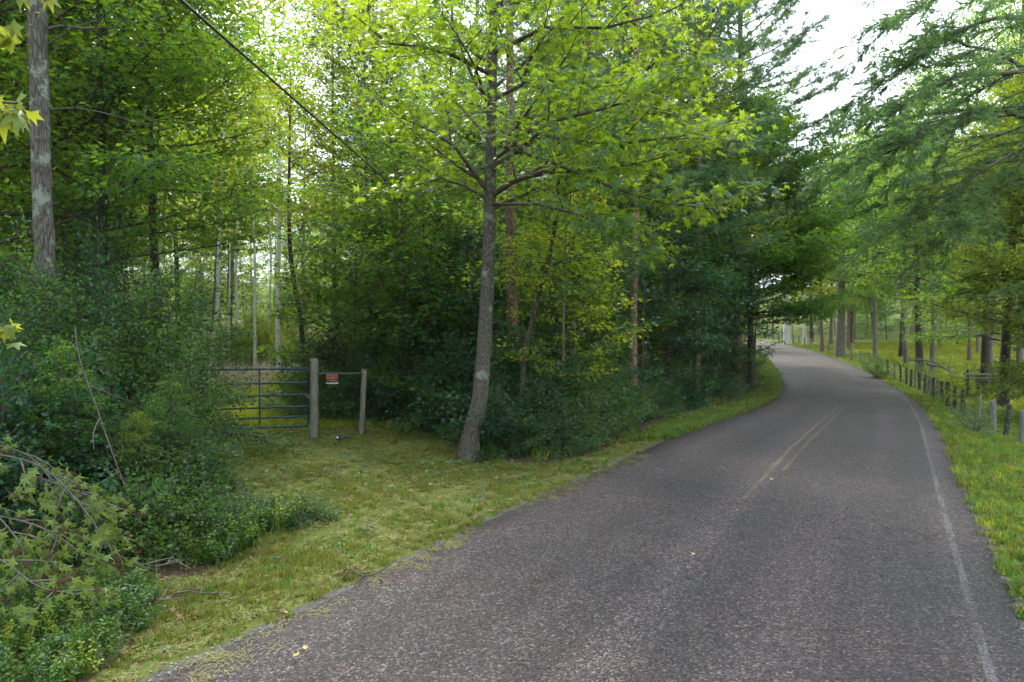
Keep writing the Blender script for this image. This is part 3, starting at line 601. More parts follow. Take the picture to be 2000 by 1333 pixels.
# the reddish pine behind the sweetgum and the pine by the verge
def key_pine(seed, u, vb, d, r0, tops, label, z0, R, nl, Ht, grow=1.):
    bx, by = U(u, d), d; bz = H1(bx, by); T = Tree(seed)
    n = 10; T.trunk([(0, 0, -.2)] + [((U(u2, d) - bx), 0, z_) for u2, z_ in tops] + [((U(tops[-1][0], d) - bx), .2, Ht)], list(np.linspace(r0, r0 * .5, len(tops) + 1)) + [.03], 14, 1.2, .04)
    for i in range(9):
        z = 1.5 + i * (z0 - 1.5) / 9 + T.r.random() * .4; p, tr = T.at_z(z); az = T.r.uniform(0, 6.28); T.limb(branch(T.r, p, (cos(az), sin(az), .1), T.r.uniform(.4, 1.6), 5, -.1), .02, subs=False)
    T.crown(z0, Ht * .98, R, nl, 'col', -10, 45, .4, sub_len=.4, elev=.15); T.foliate(24, .2, T_TUFT2, .2, .6, mode='n')
    return plant('pine_tree', T.meshes(M['pinebark'], M['darktwig'], M['pine']), bx, by, label, 'tree')
key_pine(103, 1003, 0, 17.4, .17, [(1005, 1), (1003, 3), (998, 5), (994, 7), (996, 9), (995, 13)], 'reddish pine trunk close behind the leaning sweetgum', 6.5, 3.0, 30, 19)
key_pine(104, 1235, 0, 23, .17, [(1236, 1.5), (1236, 3.5), (1240, 5.5), (1244, 8), (1243, 12)], 'bare reddish pine trunk at the edge of the woods left of the road', 7.5, 3.4, 34, 21)
key_pine(105, 1440, 0, 37, .24, [(1440, 2), (1440, 8), (1442, 14), (1442, 20)], 'tall pine whose feathery crown edges the open sky', 8, 5.6, 84, 29)
key_pine(106, 1360, 0, 29, .2, [(1360, 2), (1362, 6), (1364, 12)], 'dark pine with drooping boughs over the verge bend', 6.5, 4.0, 46, 22)
key_pine(107, 1150, 0, 28, .22, [(1150, 2), (1152, 6), (1148, 12)], 'thick pine trunk deep behind the central thicket', 8, 3.6, 34, 22)

def key_broad(seed, u, d, r0, Ht, z0, R, nl, label, tm='darkbark', fm='maple', size=.13, per=26, lean=0., tops=None, T_=T_LOBE, shape='broad', name='broadleaf_tree', mr=.26, **kw):
    bx, by = U(u, d), d; T = Tree(seed)
    if tops: T.trunk([(0, 0, -.2)] + [((U(u2, d) - bx), 0, z_) for u2, z_ in tops] + [((U(tops[-1][0], d) - bx), .3, Ht)], list(np.linspace(r0, r0 * .6, len(tops) + 1)) + [.02], 10, 1.2, .02)
    else: T.straight(Ht, r0, .02, 12)
    T.crown(z0, Ht * .97, R, nl, shape, kw.get('e0', 0), kw.get('e1', 60), kw.get('rise', .25), sub_len=.5, elev=.08, az_bias=kw.get('bias')); T.foliate(per, size, T_, mr, .35)
    return plant(name, T.meshes(M[tm], M['darktwig'], M[fm]), bx, by, label, 'tree')
key_broad(111, 205, 16.5, .14, 15, 4.2, 4.8, 48, 'dark trunk left of the clearing under spreading maple boughs', bias=(0, .4), per=46)
key_broad(126, 60, 21, .15, 17, 4.5, 4.8, 46, 'broad maple filling the shade right behind the lichen blotched trunk', per=34)
key_broad(127, 205, 25, .13, 17, 6.5, 4.6, 44, 'maple behind the left thicket whose boughs edge the clearing', per=34, fm='yellow')
key_broad(112, 310, 18, .13, 15, 6.8, 4.8, 66, 'maple whose boughs hang above the sunlit clearing', fm='yellow')
key_broad(113, -40, 15, .2, 16, 4, 4.4, 34, 'dense dark tree beyond the left edge thicket', fm='dark')
key_broad(114, 600, 24, .10, 12, 5.6, 3.0, 22, 'forked dark trunk just right of the sunlit clearing', fm='yellow', tops=[(592, 1.5), (588, 3.2), (572, 5), (566, 7)])
key_broad(115, 716, 26, .10, 17, 2.5, 4.6, 44, 'slim dark trunk with layered yellow green boughs above the gate rail', fm='yellow')
key_broad(116, 880, 22, .07, 13, 2.6, 3.8, 36, 'thin straight sapling left of the leaning sweetgum', fm='maple')
key_broad(117, 790, 19.5, .07, 9, 1.4, 3.2, 32, 'young maple filling the shade left of the sweetgum', fm='maple')
key_broad(118, 1012, 15.6, .07, 8.5, 3.2, 2.2, 16, 'thin crooked sapling bending right behind the sweetgum', tops=[(1018, 1), (1026, 2.2), (1045, 3.2), (1075, 4.5), (1090, 6)])
key_broad(119, 1470, 37, .2, 15, 3.4, 6.0, 76, 'dark maple arching over the far bend of the road', fm='maple', size=.18, bias=(0, .35), per=38)
key_broad(120, 1310, 27, .1, 10, 2.2, 3.6, 34, 'dark small tree overhanging the verge before the bend', fm='dark', size=.14)
key_broad(123, 655, 31, .12, 21, 9.5, 4.6, 40, 'tall maple right of the clearing reaching the top of the view', fm='maple', size=.15)
key_broad(125, 800, 33, .12, 22, 7, 4.6, 44, 'tall maple in the gap left of the sweetgum crown', fm='yellow', size=.15)
key_broad(128, 450, 61, .2, 27, 9, 6.5, 56, 'tallest tree at the far end of the clearing', size=.22, fm='yellow')
key_broad(129, 350, 50, .2, 25, 9, 6, 56, 'high yellow green tree at the far left of the clearing', size=.2, fm='yellow')
for i, (u, d, Ht, R, fm, lab) in enumerate([(690, 21, 6.5, 2.6, 'maple', 'leafy low tree hanging to the ground behind the cross rail'), (820, 22.5, 7.5, 2.8, 'maple', 'leafy low tree midway between cross rail and sweetgum'), (905, 19.5, 5.5, 2.2, 'dark', 'dark leafy low tree just left of the sweetgum trunk'), (1075, 19.5, 6.5, 2.4, 'maple', 'leafy low tree right behind the pine beside the sweetgum'), (1160, 21.5, 6.5, 2.6, 'dark', 'dark leafy low tree left of the bare reddish pine'), (1300, 26.5, 7, 2.8, 'dark', 'dark leafy low tree right of the bare reddish pine'), (1390, 33, 8, 3.2, 'dark', 'dark leafy low tree on the inside of the bend')]):
    key_broad(170 + i, u, d, .05, Ht, .4, R, 40, lab, fm=fm, size=.14, per=34, shape='round', e0=0, e1=60, rise=-.1, name='low_tree')
# pale trunks beyond the clearing
for i, (u, d, r0, tops, lab) in enumerate([
    (412, 40, .14, [(415, 2.4), (424, 4), (428, 7), (433, 11), (440, 14)], 'crooked pale trunk leaning at the back of the clearing'),
    (543, 42, .17, [(543, 3), (544, 6), (547, 10), (548, 14)], 'brightest white trunk at the back of the clearing'),
    (498, 42, .10, [(498, 3), (499, 7), (496, 12)], 'slim pale trunk left of the brightest white trunk'),
    (522, 47, .09, [(524, 3), (530, 7), (528, 12)], 'thin slanting pale trunk between two others in the clearing'),
    (460, 50, .12, [(462, 3), (462, 7), (466, 12)], 'grey trunk far behind the clearing beside the crooked one'),
    (447, 46, .1, [(447, 3), (450, 7)], 'short seen grey trunk just right of the crooked pale one')]):
    key_broad(130 + i, u, d, r0, 19, 9.5, 3.4, 18, lab, tm='white', fm='yellow' if i % 2 else 'maple', tops=tops, size=.17, per=20, name='pale_tree')

# right side: trees of the pasture
key_broad(141, 1797, 48, .25, 15, 4.6, 4.6, 40, 'dark trunk behind the posts with level side boughs', fm='maple', size=.15, e0=-5)
key_broad(142, 1641, 62, .40, 18, 6.5, 5.5, 40, 'stout grey trunk beside the fence beyond the bend', tm='bark', size=.18, fm='maple')
key_broad(143, 1538, 88, .46, 22, 9, 6, 34, 'stout pale trunk where the road leaves the view', tm='white', size=.22, fm='yellow')
key_broad(144, 1572, 86, .24, 20, 9, 5, 30, 'slimmer pale trunk right of the stout pale one', tm='white', size=.22, fm='maple')
key_broad(145, 2120, 26, .2, 13, 2.0, 5.6, 64, 'leafy yellow green tree overhanging the fence at the right edge', fm='yellow', size=.13, per=34, e0=-12, bias=(3.3, .5))
key_broad(146, 1925, 38, .22, 14, 2.6, 4.8, 46, 'broad dark green tree behind the pasture rail', fm='maple', size=.15, e0=-10)
key_broad(147, 1606, 70, .16, 14, 4.5, 4.2, 30, 'reddish slim trunk just left of the stout grey one', tm='pinebark', size=.2, fm='yellow')
key_broad(148, 1960, 31, .22, 19, 6, 5.2, 54, 'tall light green tree showing behind the drooping conifer boughs', fm='maple', size=.15)
key_broad(149, 2120, 26, .22, 18, 4, 5.0, 50, 'tall tree whose boughs reach in over the right edge', fm='yellow', size=.14)
key_broad(152, 1585, 98, .24, 20, 4.5, 5.2, 48, 'light green tree beyond the bend left of the stout grey trunk', fm='maple', size=.2)
key_broad(153, 1660, 78, .22, 25, 6, 6, 44, 'far pale green tree closing the road gap', fm='yellow', size=.24)
key_broad(154, 1760, 60, .2, 21, 5, 5.6, 50, 'tall pasture tree behind the hanging boughs', fm='maple', size=.2)
# conifer leaning in from beyond the right edge
T = Tree(150, True); bx, by = 16.2, 17.0; base = (bx, by, H1(bx, by)); T.straight(15, .26, .01, 14)
def RB(pp, dd, r_, **k):
    pts = [W(u, v, d_) - np.array(base) for (u, v), d_ in zip(pp, dd)]; p0, _ = T.at_z(max(1.5, pts[0][2] - .5)); T.limb(catmull([p0] + pts, 3), r_ * 1.3, **k)
kk = dict(sub_len=.36, spread=38, elev=-.03, sub_up=-.5, t0=.15, w=1.)
RB([(2060, 140), (1960, 148), (1880, 145), (1800, 185), (1730, 230)], [16, 15, 14.5, 14, 14], .06, **kk)
RB([(2060, 260), (1960, 220), (1900, 222), (1830, 245), (1770, 280), (1690, 320)], [16, 15, 14.4, 14, 13.8, 13.6], .07, **kk)
RB([(2080, 60), (1960, 40), (1880, 60), (1800, 110), (1700, 170)], [16, 15.5, 15, 15, 15], .06, **kk)
RB([(2060, 270), (1990, 295), (1900, 345), (1850, 390), (1790, 430)], [16, 14.6, 14, 13.8, 13.5], .05, **kk)
RB([(2080, -60), (1950, -60), (1860, -20), (1780, 30), (1720, 60)], [16, 16, 15.6, 15.4, 15.2], .05, **kk)
RB([(2060, 330), (1980, 350), (1930, 385), (1880, 440), (1800, 500)], [16, 15, 15, 14.8, 14.6], .04, **kk)
RB([(2060, 180), (1950, 110), (1880, 95), (1850, 80), (1790, 90)], [17, 17, 17, 17, 17], .05, **kk)
for i in range(24):
    z = 4 + i * .42; p, tr = T.at_z(z); az = i * 2.4; T.limb(branch(T.r, p, (cos(az), sin(az), .15), 3.4 * (1 - i / 34), 7, -.3), .04, **kk)
T.foliate(30, .14, T_WP, .15, .6, mode='n')
plant('white_pine_tree', T.meshes(M['pinebark'], M['darktwig'], M['whitepine']), bx, by, 'conifer leaning in from the right with long drooping feathery boughs', 'tree')
T = Tree(151); bx, by = 15.6, 27.; base = (bx, by, H1(bx, by)); T.straight(12, .2, .02, 12)
bx2 = bx
T = Tree(151); bx, by = 23.0, 26.0; base = (bx, by, H1(bx, by)); T.straight(13, .22, .015, 12); T.crown(3.0, 12.6, 4.8, 46, 'broad', -14, 30, -.3, **dict(sub_len=.42, spread=45, elev=-.02, sub_up=-.3)); T.foliate(26, .17, T_TUFT2, .17, .6, mode='n')
plant('white_pine_tree', T.meshes(M['pinebark'], M['darktwig'], M['whitepine']), bx, by, 'soft needled conifer behind the fence posts near the right edge', 'tree')

# ------------------------------------------------------------------ fill woods
def clear(x, y, road=4.2):
    L, _ = lat([x], [y]); return L[0]
gA = ('leafy tree in the closed woods left of the road', 'tree', 'trees of the closed woods left of the road')
gB = ('young understorey tree in the shade left of the road', 'tree', 'understorey trees left of the road')
gC = ('tree of the open grove right of the road', 'tree', 'trees of the grove right of the road')
gD = ('tree of the far woods behind the clearing and bend', 'tree', 'trees of the far woods')
placed = []
def ok(x, y, md):
    for a, b in placed:
        if (a - x) ** 2 + (b - y) ** 2 < md * md: return False
    return True
def incl(x, y): q = x / max(y, 1); return -.62 < q < -.22 and 17 < y < 58      # the sunlit clearing
cnt = 0
for k_ in range(3000):
    y = R_.uniform(19, 62); x = R_.uniform(-1.0, .34) * y
    if clear(x, y) > -6.0 or incl(x, y) or not ok(x, y, 3.1 if y < 40 else 4.2): continue
    if y < 26 and x / y > -.27 and R_.random() < .35: continue
    if y < 28 and -.36 < x / y < .26: continue
    placed.append((x, y)); q = R_.random()
    if q < .72: zput('BROAD', BROAD, x, y, 'broadleaf_tree', 'broadleaf tree', sc=R_.uniform(.75, 1.05))
    else: zput('PINE', PINE, x, y, 'pine_tree', 'pine', sc=R_.uniform(.8, 1.0))
    cnt += 1
    if cnt > 95: break
cnt = 0; placed2 = list(placed)
for k_ in range(3000):
    y = R_.uniform(62, 125); x = R_.uniform(-.95, .95) * y
    L = clear(x, y)
    if abs(L) < 7 or not ok(x, y, 6.0): continue
    if L > 0 and y < 80 and R_.random() < .6: continue
    placed.append((x, y)); (zput('BROAD', BROAD, x, y, 'broadleaf_tree', 'broadleaf tree', True, sc=R_.uniform(.85, 1.15)) if R_.random() < .8 else zput('PINE', PINE, x, y, 'pine_tree', 'pine', True, sc=R_.uniform(.85, 1.15))); cnt += 1
    if cnt > 85: break
cnt = 0
for k_ in range(3000):     # open grove on the right
    y = R_.uniform(38, 76); x = R_.uniform(.45, .95) * y; L = clear(x, y)
    if L < 6 or not ok(x, y, 5.0): continue
    placed.append((x, y)); put([BROAD[0], BROAD[1], BROAD[3], PINE[0]], x, y, 'grove_tree', *gC, sc=R_.uniform(.8, 1.1)); cnt += 1
    if cnt > 16: break
for k_, (x, y) in enumerate([(-9, 2), (-11, -4), (-8.5, -10), (-13, 5), (-16, 0), (-15, -9), (-12.5, -16), (-20, 6), (-19, -16), (8.5, -6), (12, 0), (6.5, -13), (13, -9), (16, 5), (11, -18), (-22, -6), (18, -3), (4, -26), (-14, -26), (-4, -34)]):  # out of view trees added to darken the thickets and near road
    put(BROAD, x, y, 'broadleaf_tree', 'unseen woodland tree added behind the viewpoint to shade the near ground', 'tree', 'shading trees added behind the viewpoint', sc=R_.uniform(.8, 1.0))
cnt = 0; pl = []
for k_ in range(6000):     # understorey
    y = R_.uniform(16, 46); x = R_.uniform(-.95, .36) * y; L = clear(x, y)
    if L > -4.4 - (1.2 if y > 20 else .6) or incl(x, y) or lawn([x], [y])[0] or meadow([x], [y])[0]: continue
    if y < 22 and x / y < -.5: continue
    if any((a - x) ** 2 + (b - y) ** 2 < 4.2 for a, b in pl): continue
    if x / y < .0 and y < 19: continue
    pl.append((x, y)); zput('UNDER', UNDER, x, y, 'understorey_tree', 'understorey tree', sc=R_.uniform(.6, 1.1)); cnt += 1
    if cnt > 110: break
cnt = 0
for k_ in range(6000):     # far underwood closing the horizon
    y = R_.uniform(48, 125); x = R_.uniform(-.95, .95) * y; L = clear(x, y)
    if abs(L) < 8 or (L > 0 and y < 70) or incl(x, y): continue
    if any((a - x) ** 2 + (b - y) ** 2 < 13 for a, b in pl): continue
    pl.append((x, y)); zput('UNDER', UNDER, x, y, 'understorey_tree', 'small bushy tree', True, sc=R_.uniform(.9, 1.5)); cnt += 1
    if cnt > 250: break
# shrubs closing the wood edge, front to back
def shrub(p, u, d, sc, label, group=None, name='shrub', rz=None):
    x = U(u, d); return plant(name, p, x, d, label, 'shrub', group, rz=R_.uniform(0, 6.28) if rz is None else rz, sc=sc)
NTH = ['first', 'second', 'third', 'fourth', 'fifth', 'sixth', 'seventh', 'eighth', 'ninth', 'tenth', 'eleventh', 'twelfth', 'thirteenth', 'fourteenth', 'fifteenth', 'sixteenth', 'seventeenth', 'eighteenth', 'nineteenth', 'twentieth']
def row(lst, protos, label, group, name='shrub'):
    for i, (u, d, sc, k_) in enumerate(sorted(lst)): shrub(protos[k_], u, d, sc, label % NTH[i], group, name)
for i, (u, d, sc, k_, lab) in enumerate([(262, 9.6, .17, 2, 'small bright green seedling tree glowing against the dark thicket'), (345, 10.2, .24, 0, 'soft green seedling tree leaning out of the thicket edge'), (130, 9.4, .3, 0, 'leafy seedling tree in front of the lichen blotched trunk')]):
    plant('seedling_tree', UNDER[k_], U(u, d), d, lab, 'sapling', rz=i * 1.3, sc=sc)
gT = ('tall arching shrub of the left hand thicket', 'shrubs of the left thicket')
row([(222, 12.6, .86, 0), (235, 12.8, .95, 1), (250, 12.2, .86, 0), (272, 12.8, .74, 0), (285, 12.8, .6, 0), (215, 14.5, 1.1, 1), (70, 15.5, .8, 1), (0, 14.5, .7, 1), (-90, 10, .7, 0), (262, 11.0, .6, 0), (300, 12.6, .46, 0)], TALL, 'tall arching shrub of the left thicket, %s from the left', gT[1])
gL = ('low leafy shrub at the foot of the left thicket', 'low shrubs of the left thicket')
row([(30, 9.6, .9, 1), (100, 10.2, .9, 0), (170, 9.8, .85, 1), (235, 10, .8, 0), (275, 10.2, .75, 0), (295, 10.8, .6, 2), (312, 11.6, .5, 0), (325, 12.8, .46, 2), (-40, 8.6, .9, 1), (10, 8.2, .55, 1)], BUSH, 'chest high leafy shrub in the left thicket front, %s from the left', gL[1])
row([(470, 9.2, .5, 2), (520, 9.4, .5, 2), (570, 9.4, .42, 2), (430, 9.0, .5, 0), (610, 9.5, .38, 0), (500, 9.6, .45, 1)], LOWB, '%s knee high pale leaved clump from the left at the lawn edge', 'pale clumps at the lawn edge', 'low_shrub')
row([(260, 8.7, .9, 1), (300, 8.9, .95, 0), (340, 9.1, .9, 1), (385, 9.4, .65, 0), (400, 10.0, .55, 1), (375, 11.0, .8, 0), (365, 10.4, 1.1, 0), (225, 8.5, .9, 0), (365, 12.8, 1., 1), (330, 8.5, .6, 1)], LOWB, '%s low bright leaved bush from the left along the thicket foot', 'low bushes at the thicket foot', 'low_shrub')
gM = ('glossy dark shrub of the thicket around the leaning sweetgum', 'shrubs round the sweetgum')
row([(960, 14.8, .6, 1), (1000, 15, .7, 0), (1045, 14.9, .66, 1), (1085, 15.6, .72, 3), (1125, 16.6, .75, 2), (1160, 17.8, .7, 0), (1195, 19, .65, 2), (1030, 16.4, 1.1, 0), (1090, 17.6, 1.2, 1), (1145, 19.2, 1.25, 0)], BUSH, 'glossy shrub right of the leaning sweetgum trunk, %s counting rightwards', gM[1])
row([(985, 16.2, 1.2, 1), (905, 17.2, 1.0, 1), (860, 18.4, 1.05, 0), (800, 19.2, 1.05, 1), (745, 19.4, 1.0, 2), (690, 19.8, .9, 1), (640, 20.2, .85, 0), (930, 19.2, 1.3, 0), (850, 21, 1.4, 1), (770, 22, 1.3, 0), (660, 22.5, 1.2, 1), (1080, 18.6, 1.5, 0), (600, 21.6, .8, 0)], BUSH, 'shadowed shrub between gate rail and sweetgum, %s counting from the gate', gM[1])
for u, d, sc, k_ in [(700, 24, .9, 1), (820, 23.5, .85, 0), (930, 22, .8, 1), (1100, 20, .75, 1), (640, 26, .8, 0), (1010, 19.5, .85, 0)]:
    shrub(TALL[k_], u, d, sc, 'high shadowed shrub mass in the woods behind the gate rail', 'shadowed high shrubs')
gE = ('bushy shrub along the shaded wood edge before the bend', 'shrubs along the wood edge')
row([(1225, 20.2, .6, 1), (1252, 21.8, .6, 0), (1280, 23, .65, 1), (1305, 24.8, .6, 2), (1335, 26.2, .65, 1), (1358, 28, .6, 0), (1380, 30, .65, 1), (1425, 34.5, .7, 0), (1440, 37, .7, 1), (1440, 40, 1., 0), (1310, 28, 1.1, 1), (1370, 33, 1.1, 1), (1250, 25, 1.1, 0), (1455, 43, 1, 1)], BUSH, 'bushy shrub on the wood edge before the bend, %s counting towards the bend', gE[1])
shrub(BUSH[3], 1418, 31.5, .85, 'blue grey leaved shrub on the inside of the bend')
gF = ('shrub with sunlight put into its leaf colour at the back of the clearing', 'shrubs at the back of the clearing')
for i in range(26):
    u = R_.uniform(330, 640); d = R_.uniform(43, 60); shrub([BUSH[3], BUSH[2], TALL[2], TALL[3], TALL[2]][R_.randrange(5)], u, d, R_.uniform(.8, 1.3), gF[0], gF[1])  # mostly pale and yellow leaf materials, the clearing's sunlight put into colour
for u, d, sc, k_ in [(585, 20.5, .75, 0), (620, 21, .8, 2), (545, 24, .8, 3)]:
    shrub(BUSH[k_], u, d, sc, 'airy bush behind the gate beside the track', 'bushes behind the gate')
shrub(BUSH[3], 1905, 18.6, .55, 'small silvery leaved shrub growing through the fence between posts')
shrub(BUSH[2], 1715, 43, .7, 'round leafy bush on the verge beside the far fence')
shrub(BUSH[0], 1800, 42, .6, 'low spreading bush behind the dense run of posts')
gG = ('scrubby bush in the dim pasture right of the fence', 'bushes in the pasture')
for i in range(16):
    d = R_.uniform(24, 44); u = R_.uniform(1830, 2150)
    if clear(U(u, d), d) < 7.5: continue
    shrub(BUSH[R_.randrange(3)], u, d, R_.uniform(.4, .8), gG[0], gG[1])
# thin dark stems of the wood edge
for i, (u, d, Hh) in enumerate(sorted([(1385, 30, 7), (1392, 31.5, 8), (1405, 33, 8), (1418, 34, 7), (1335, 27, 7), (1360, 30, 7), (1452, 40, 9), (1474, 43, 8), (1464, 42, 9), (1255, 25, 7), (1435, 37, 8), (1205, 22, 8)])):
    T = Tree(300 + i).straight(Hh, .07, .05, 7); T.crown(Hh * .62, Hh * .95, 1.5, 8, 'round', 10, 50, .2, sub_len=.5); T.foliate(22, .13, T_FOLD, .2, .4)
    plant('slender_sapling', T.meshes(M['darkbark'], M['darktwig'], M['dark']), U(u, d), d, 'thin dark bare stemmed sapling of the wood edge, %s counting towards the bend' % NTH[i], 'sapling', 'thin saplings of the wood edge')

# ------------------------------------------------------------------ branch with big yellow green leaves reaching in at the upper left
T = Tree(401, True); bx, by = -5.4, 3.9; base = np.array((bx, by, H1(bx, by))); T.straight(9, .09, .02, 8)
o = empty('maple_sapling', tuple(base)); tag(o, 'near branch tips with large lobed yellow green leaves at the upper left edge', 'sapling')
lb = []
for pp in ([(-330, 330, 4.0), (-150, 230, 3.8), (-30, 205, 3.6), (40, 205, 3.5)], [(-330, 250, 4.0), (-150, 120, 3.8), (-30, 60, 3.6), (10, 45, 3.5)], [(-330, 100, 4.0), (-60, 40, 3.9), (30, 0, 3.8), (110, -30, 3.7)], [(-330, 640, 4.6), (-120, 640, 5.0), (0, 650, 5.2), (30, 640, 5.2)]):
    P = catmull([W(u, v, d_) - base for u, v, d_ in pp], 5); T.limb(P, .012, subs=False); lb.append(P)
link('trunk', T.tr.mesh('trunk', M['bark'], True), o); [link('twig', q.mesh('twig', M['darktwig'], True), o) for q in T.lims]
bl = []
for q in range(3):
    mb = MB(); leaves(mb, np.zeros((1, 3)), np.array([[0, 1., 0]]), np.array([[0, 0, 1.]]), .08, star(droop=.2 + .3 * q, nt=.46), np.array([.6 + .2 * q])); bl.append(mb.mesh('maple_leaf', M['nearmaple']))
r = T.r
for P, n in zip(lb, (38, 22, 8, 10)):
    for i in range(n):
        t = 1 - r.random() * .45; p, dd = at_t(P, min(t, .999)); Dd = dd * .4 + r.normal(size=3) * .5 + np.array([0, -.1, -.5])
        link('leaf', bl[i % 3], o, tuple(p + r.normal(size=3) * (.045, .045, .035)), orient(Dd, r.normal(size=3) * .5 + np.array([0, -.5, .6])), float(r.uniform(.8, 1.3)))

# ------------------------------------------------------------------ cut branches with wilting leaves at the lower left
wl = []
for q in range(4):
    mb = MB(); leaves(mb, np.zeros((1, 3)), np.array([[0, 1., 0]]), np.array([[0, 0, 1.]]), .07, star(droop=.35 + .15 * q), np.array([(.1, .45, .7, .97)[q]])); wl.append(mb.mesh('wilted_leaf', M['wilt']))
labs = ['cut branch arching down to the right with pale wilting star leaves', 'cut branch lying lowest over the weeds with wilted leaves', 'cut branch at the left frame edge with brown shrivelled leaves', 'uppermost pale bare branch of the cut heap crossing the thicket foot', 'middle cut branch of the heap with drooping yellow green leaves', 'short cut branch with leaf clusters hanging over the ditch']
specs = [[(-60, 880, 7.4), (60, 905, 7.2), (130, 960, 7.0), (190, 1040, 6.8), (225, 1100, 6.7)], [(-80, 1060, 6.2), (0, 1100, 6.0), (70, 1150, 5.8), (150, 1165, 5.7)], [(-90, 950, 6.6), (-20, 1000, 6.4), (30, 1060, 6.2), (50, 1110, 6.2)],
         [(-40, 860, 7.8), (50, 890, 7.6), (95, 935, 7.4), (150, 985, 7.2)], [(-70, 1000, 6.8), (30, 1018, 6.6), (100, 1045, 6.5), (160, 1090, 6.4)], [(60, 930, 7.4), (140, 960, 7.3), (195, 985, 7.2), (215, 1050, 7.1)]]
for bi, (sp_, lab) in enumerate(zip(specs, labs)):
    T = Tree(420 + bi); P = catmull([W(*q) for q in sp_], 5); base = P[0].copy(); base[2] = H1(base[0], base[1]); P = P - base
    for q in range(len(P)):
        gz = H1(P[q, 0] + base[0], P[q, 1] + base[1]) - base[2]; P[q, 2] = max(P[q, 2], gz + .06)
    o = empty('cut_branch', tuple(base)); tag(o, lab, 'branch'); T.limb(P, .010, n_sub=6, sub_len=.2, spread=50, elev=-.1, sub_up=-.5, sides=6, t0=.1)
    link('stem', T.li.mesh('stem', M['twig'], True), o)
    r = T.r; n = 95
    for i in range(n):
        B, _ = T.sp[r.integers(len(T.sp))]; p, dd = at_t(B, min(.999, r.uniform(.25, 1))); gz = H1(p[0] + base[0], p[1] + base[1]) - base[2]; p = p + r.normal(size=3) * .06; p[2] = max(p[2], gz + .07)
        Dd = dd * .3 + r.normal(size=3) * .45 + np.array([0, 0, -1.1]); link('leaf', wl[r.choice(4, p=[.35, .3, .22, .13])], o, tuple(p), orient(Dd, r.normal(size=3) * .5 + np.array([0, -1, .3])), float(r.uniform(.8, 1.35)))
# long bare sticks in the thicket
for i, (pp, lab) in enumerate([([(147, 640, 8.4), (155, 700, 8.3), (185, 790, 8.2), (215, 880, 8.1), (240, 950, 8)], 'long bare brown stick hanging down in front of the left thicket'),
                               ([(240, 1165, 6.35), (300, 1150, 6.6), (350, 1138, 6.75), (430, 1133, 6.9)], 'grey fallen branch lying on the mown verge left of the road'),
                               ([(225, 1050, 7.2), (290, 1053, 7.3), (350, 1050, 7.5)], 'straight bare twig over the muddy ditch'),
                               ([(668, 1118, 7.2), (700, 1130, 7.1), (745, 1136, 7.0)], 'short dark stick on the gravel at the road edge')]):
    P = catmull([W(*q) for q in pp], 4); base = P[0].copy(); 
    if i: 
        for q in range(len(P)): P[q, 2] = H1(P[q, 0], P[q, 1]) + (.05 if i != 2 else .25) + .03 * sin(q)
        base = P[0].copy()
    T = Tree(440 + i); T.limb(P - base, (.009, .012, .006, .010)[i], n_sub=5, sub_len=.2, sides=6, w=0); o = T.li.obj('fallen_stick', M['twig'] if i != 3 else M['darktwig'], smooth=True, loc=tuple(base)); tag(o, lab, 'stick')

# ------------------------------------------------------------------ steel gate, its posts, sign and chain
gr = np.array([U(601, 16.3), 16.3]); gl = np.array([-8.45, 15.25]); gz = .255; GH = 1.37; GL = np.linalg.norm(gl - gr)
o = empty('farm_gate', (gr[0], gr[1], gz), math.atan2(gl[1] - gr[1], gl[0] - gr[0])); tag(o, 'blue green tubular steel farm gate closed across the mown track', 'gate')
def rrect(x0, x1, z0, z1, r):
    P = []
    for cx, cz, a0 in ((x1 - r, z1 - r, 90), (x1 - r, z0 + r, 0), (x0 + r, z0 + r, -90), (x0 + r, z1 - r, -180)):
        for k_ in range(6): a = radians(a0 - k_ * 18); P.append((cx + r * cos(a), 0, cz + r * sin(a)))
    P.append(P[0]); return np.array(P)
mb = MB(); mb.tube(rrect(0, GL, 0, GH, .09), .024, 10, False); mb.obj('gate_frame', M['gate'], o, True)
for f in (.245, .455, .664, .836):
    mb = MB(); z = GH * (1 - f); mb.tube([(.0, 0, z), (GL / 2, 0, z), (GL, 0, z)], .023, 10); mb.obj('rail', M['gate'], o, True)
for xx in (1.09, 2.4):
    mb = MB(); mb.box((xx, -.034, GH / 2), (.035, .012, GH - .02)); mb.obj('brace', M['gate'], o)
mb = MB(); mb.box((.05, -.03, .73), (.10, .05, .06)); mb.tube([(.02, -.05, .73), (-.05, -.05, .72)], .012, 8); mb.obj('latch', M['wire'], o)
for z in (.3, 1.1):
    mb = MB(); mb.tube([(GL, 0, z - .05), (GL, 0, z + .05)], .034, 10); mb.tube([(GL, 0, z), (GL + .14, 0, z)], .012, 8); mb.obj('hinge', M['wire'], o)
def wood_post(name, x, y, h, r_, mat, label=None, cat=None, parent=None, lean=(0, 0), group=None, off=None, bevel=.012, seed=0):
    z = H1(x, y) if off is None else off; mb = MB(); rr = np.random.default_rng(seed); zz = np.array([-.3, 0, .3 * h, .6 * h, .9 * h, h - bevel, h])
    P = np.stack([lean[0] * zz, lean[1] * zz, zz], 1); mb.tube(P, np.array([1.04, 1.03, 1, .98, .97, .96, .88]) * r_, 14, True, .025, seed)
    ob = mb.obj(name, mat, parent, True, (x, y, z)); 
    if label: tag(ob, label, cat, group)
    return ob
px1, py1 = U(612, 16.35), 16.35
wood_post('gate_post', px1, py1, CH - (701 - HY) / F * 16.35 - H1(px1, py1), .098, M['post'], 'thick weathered round gate post beside the gate latch', 'post', lean=(.012, 0))
px0, py0 = gl[0] - .2, gl[1] - .05
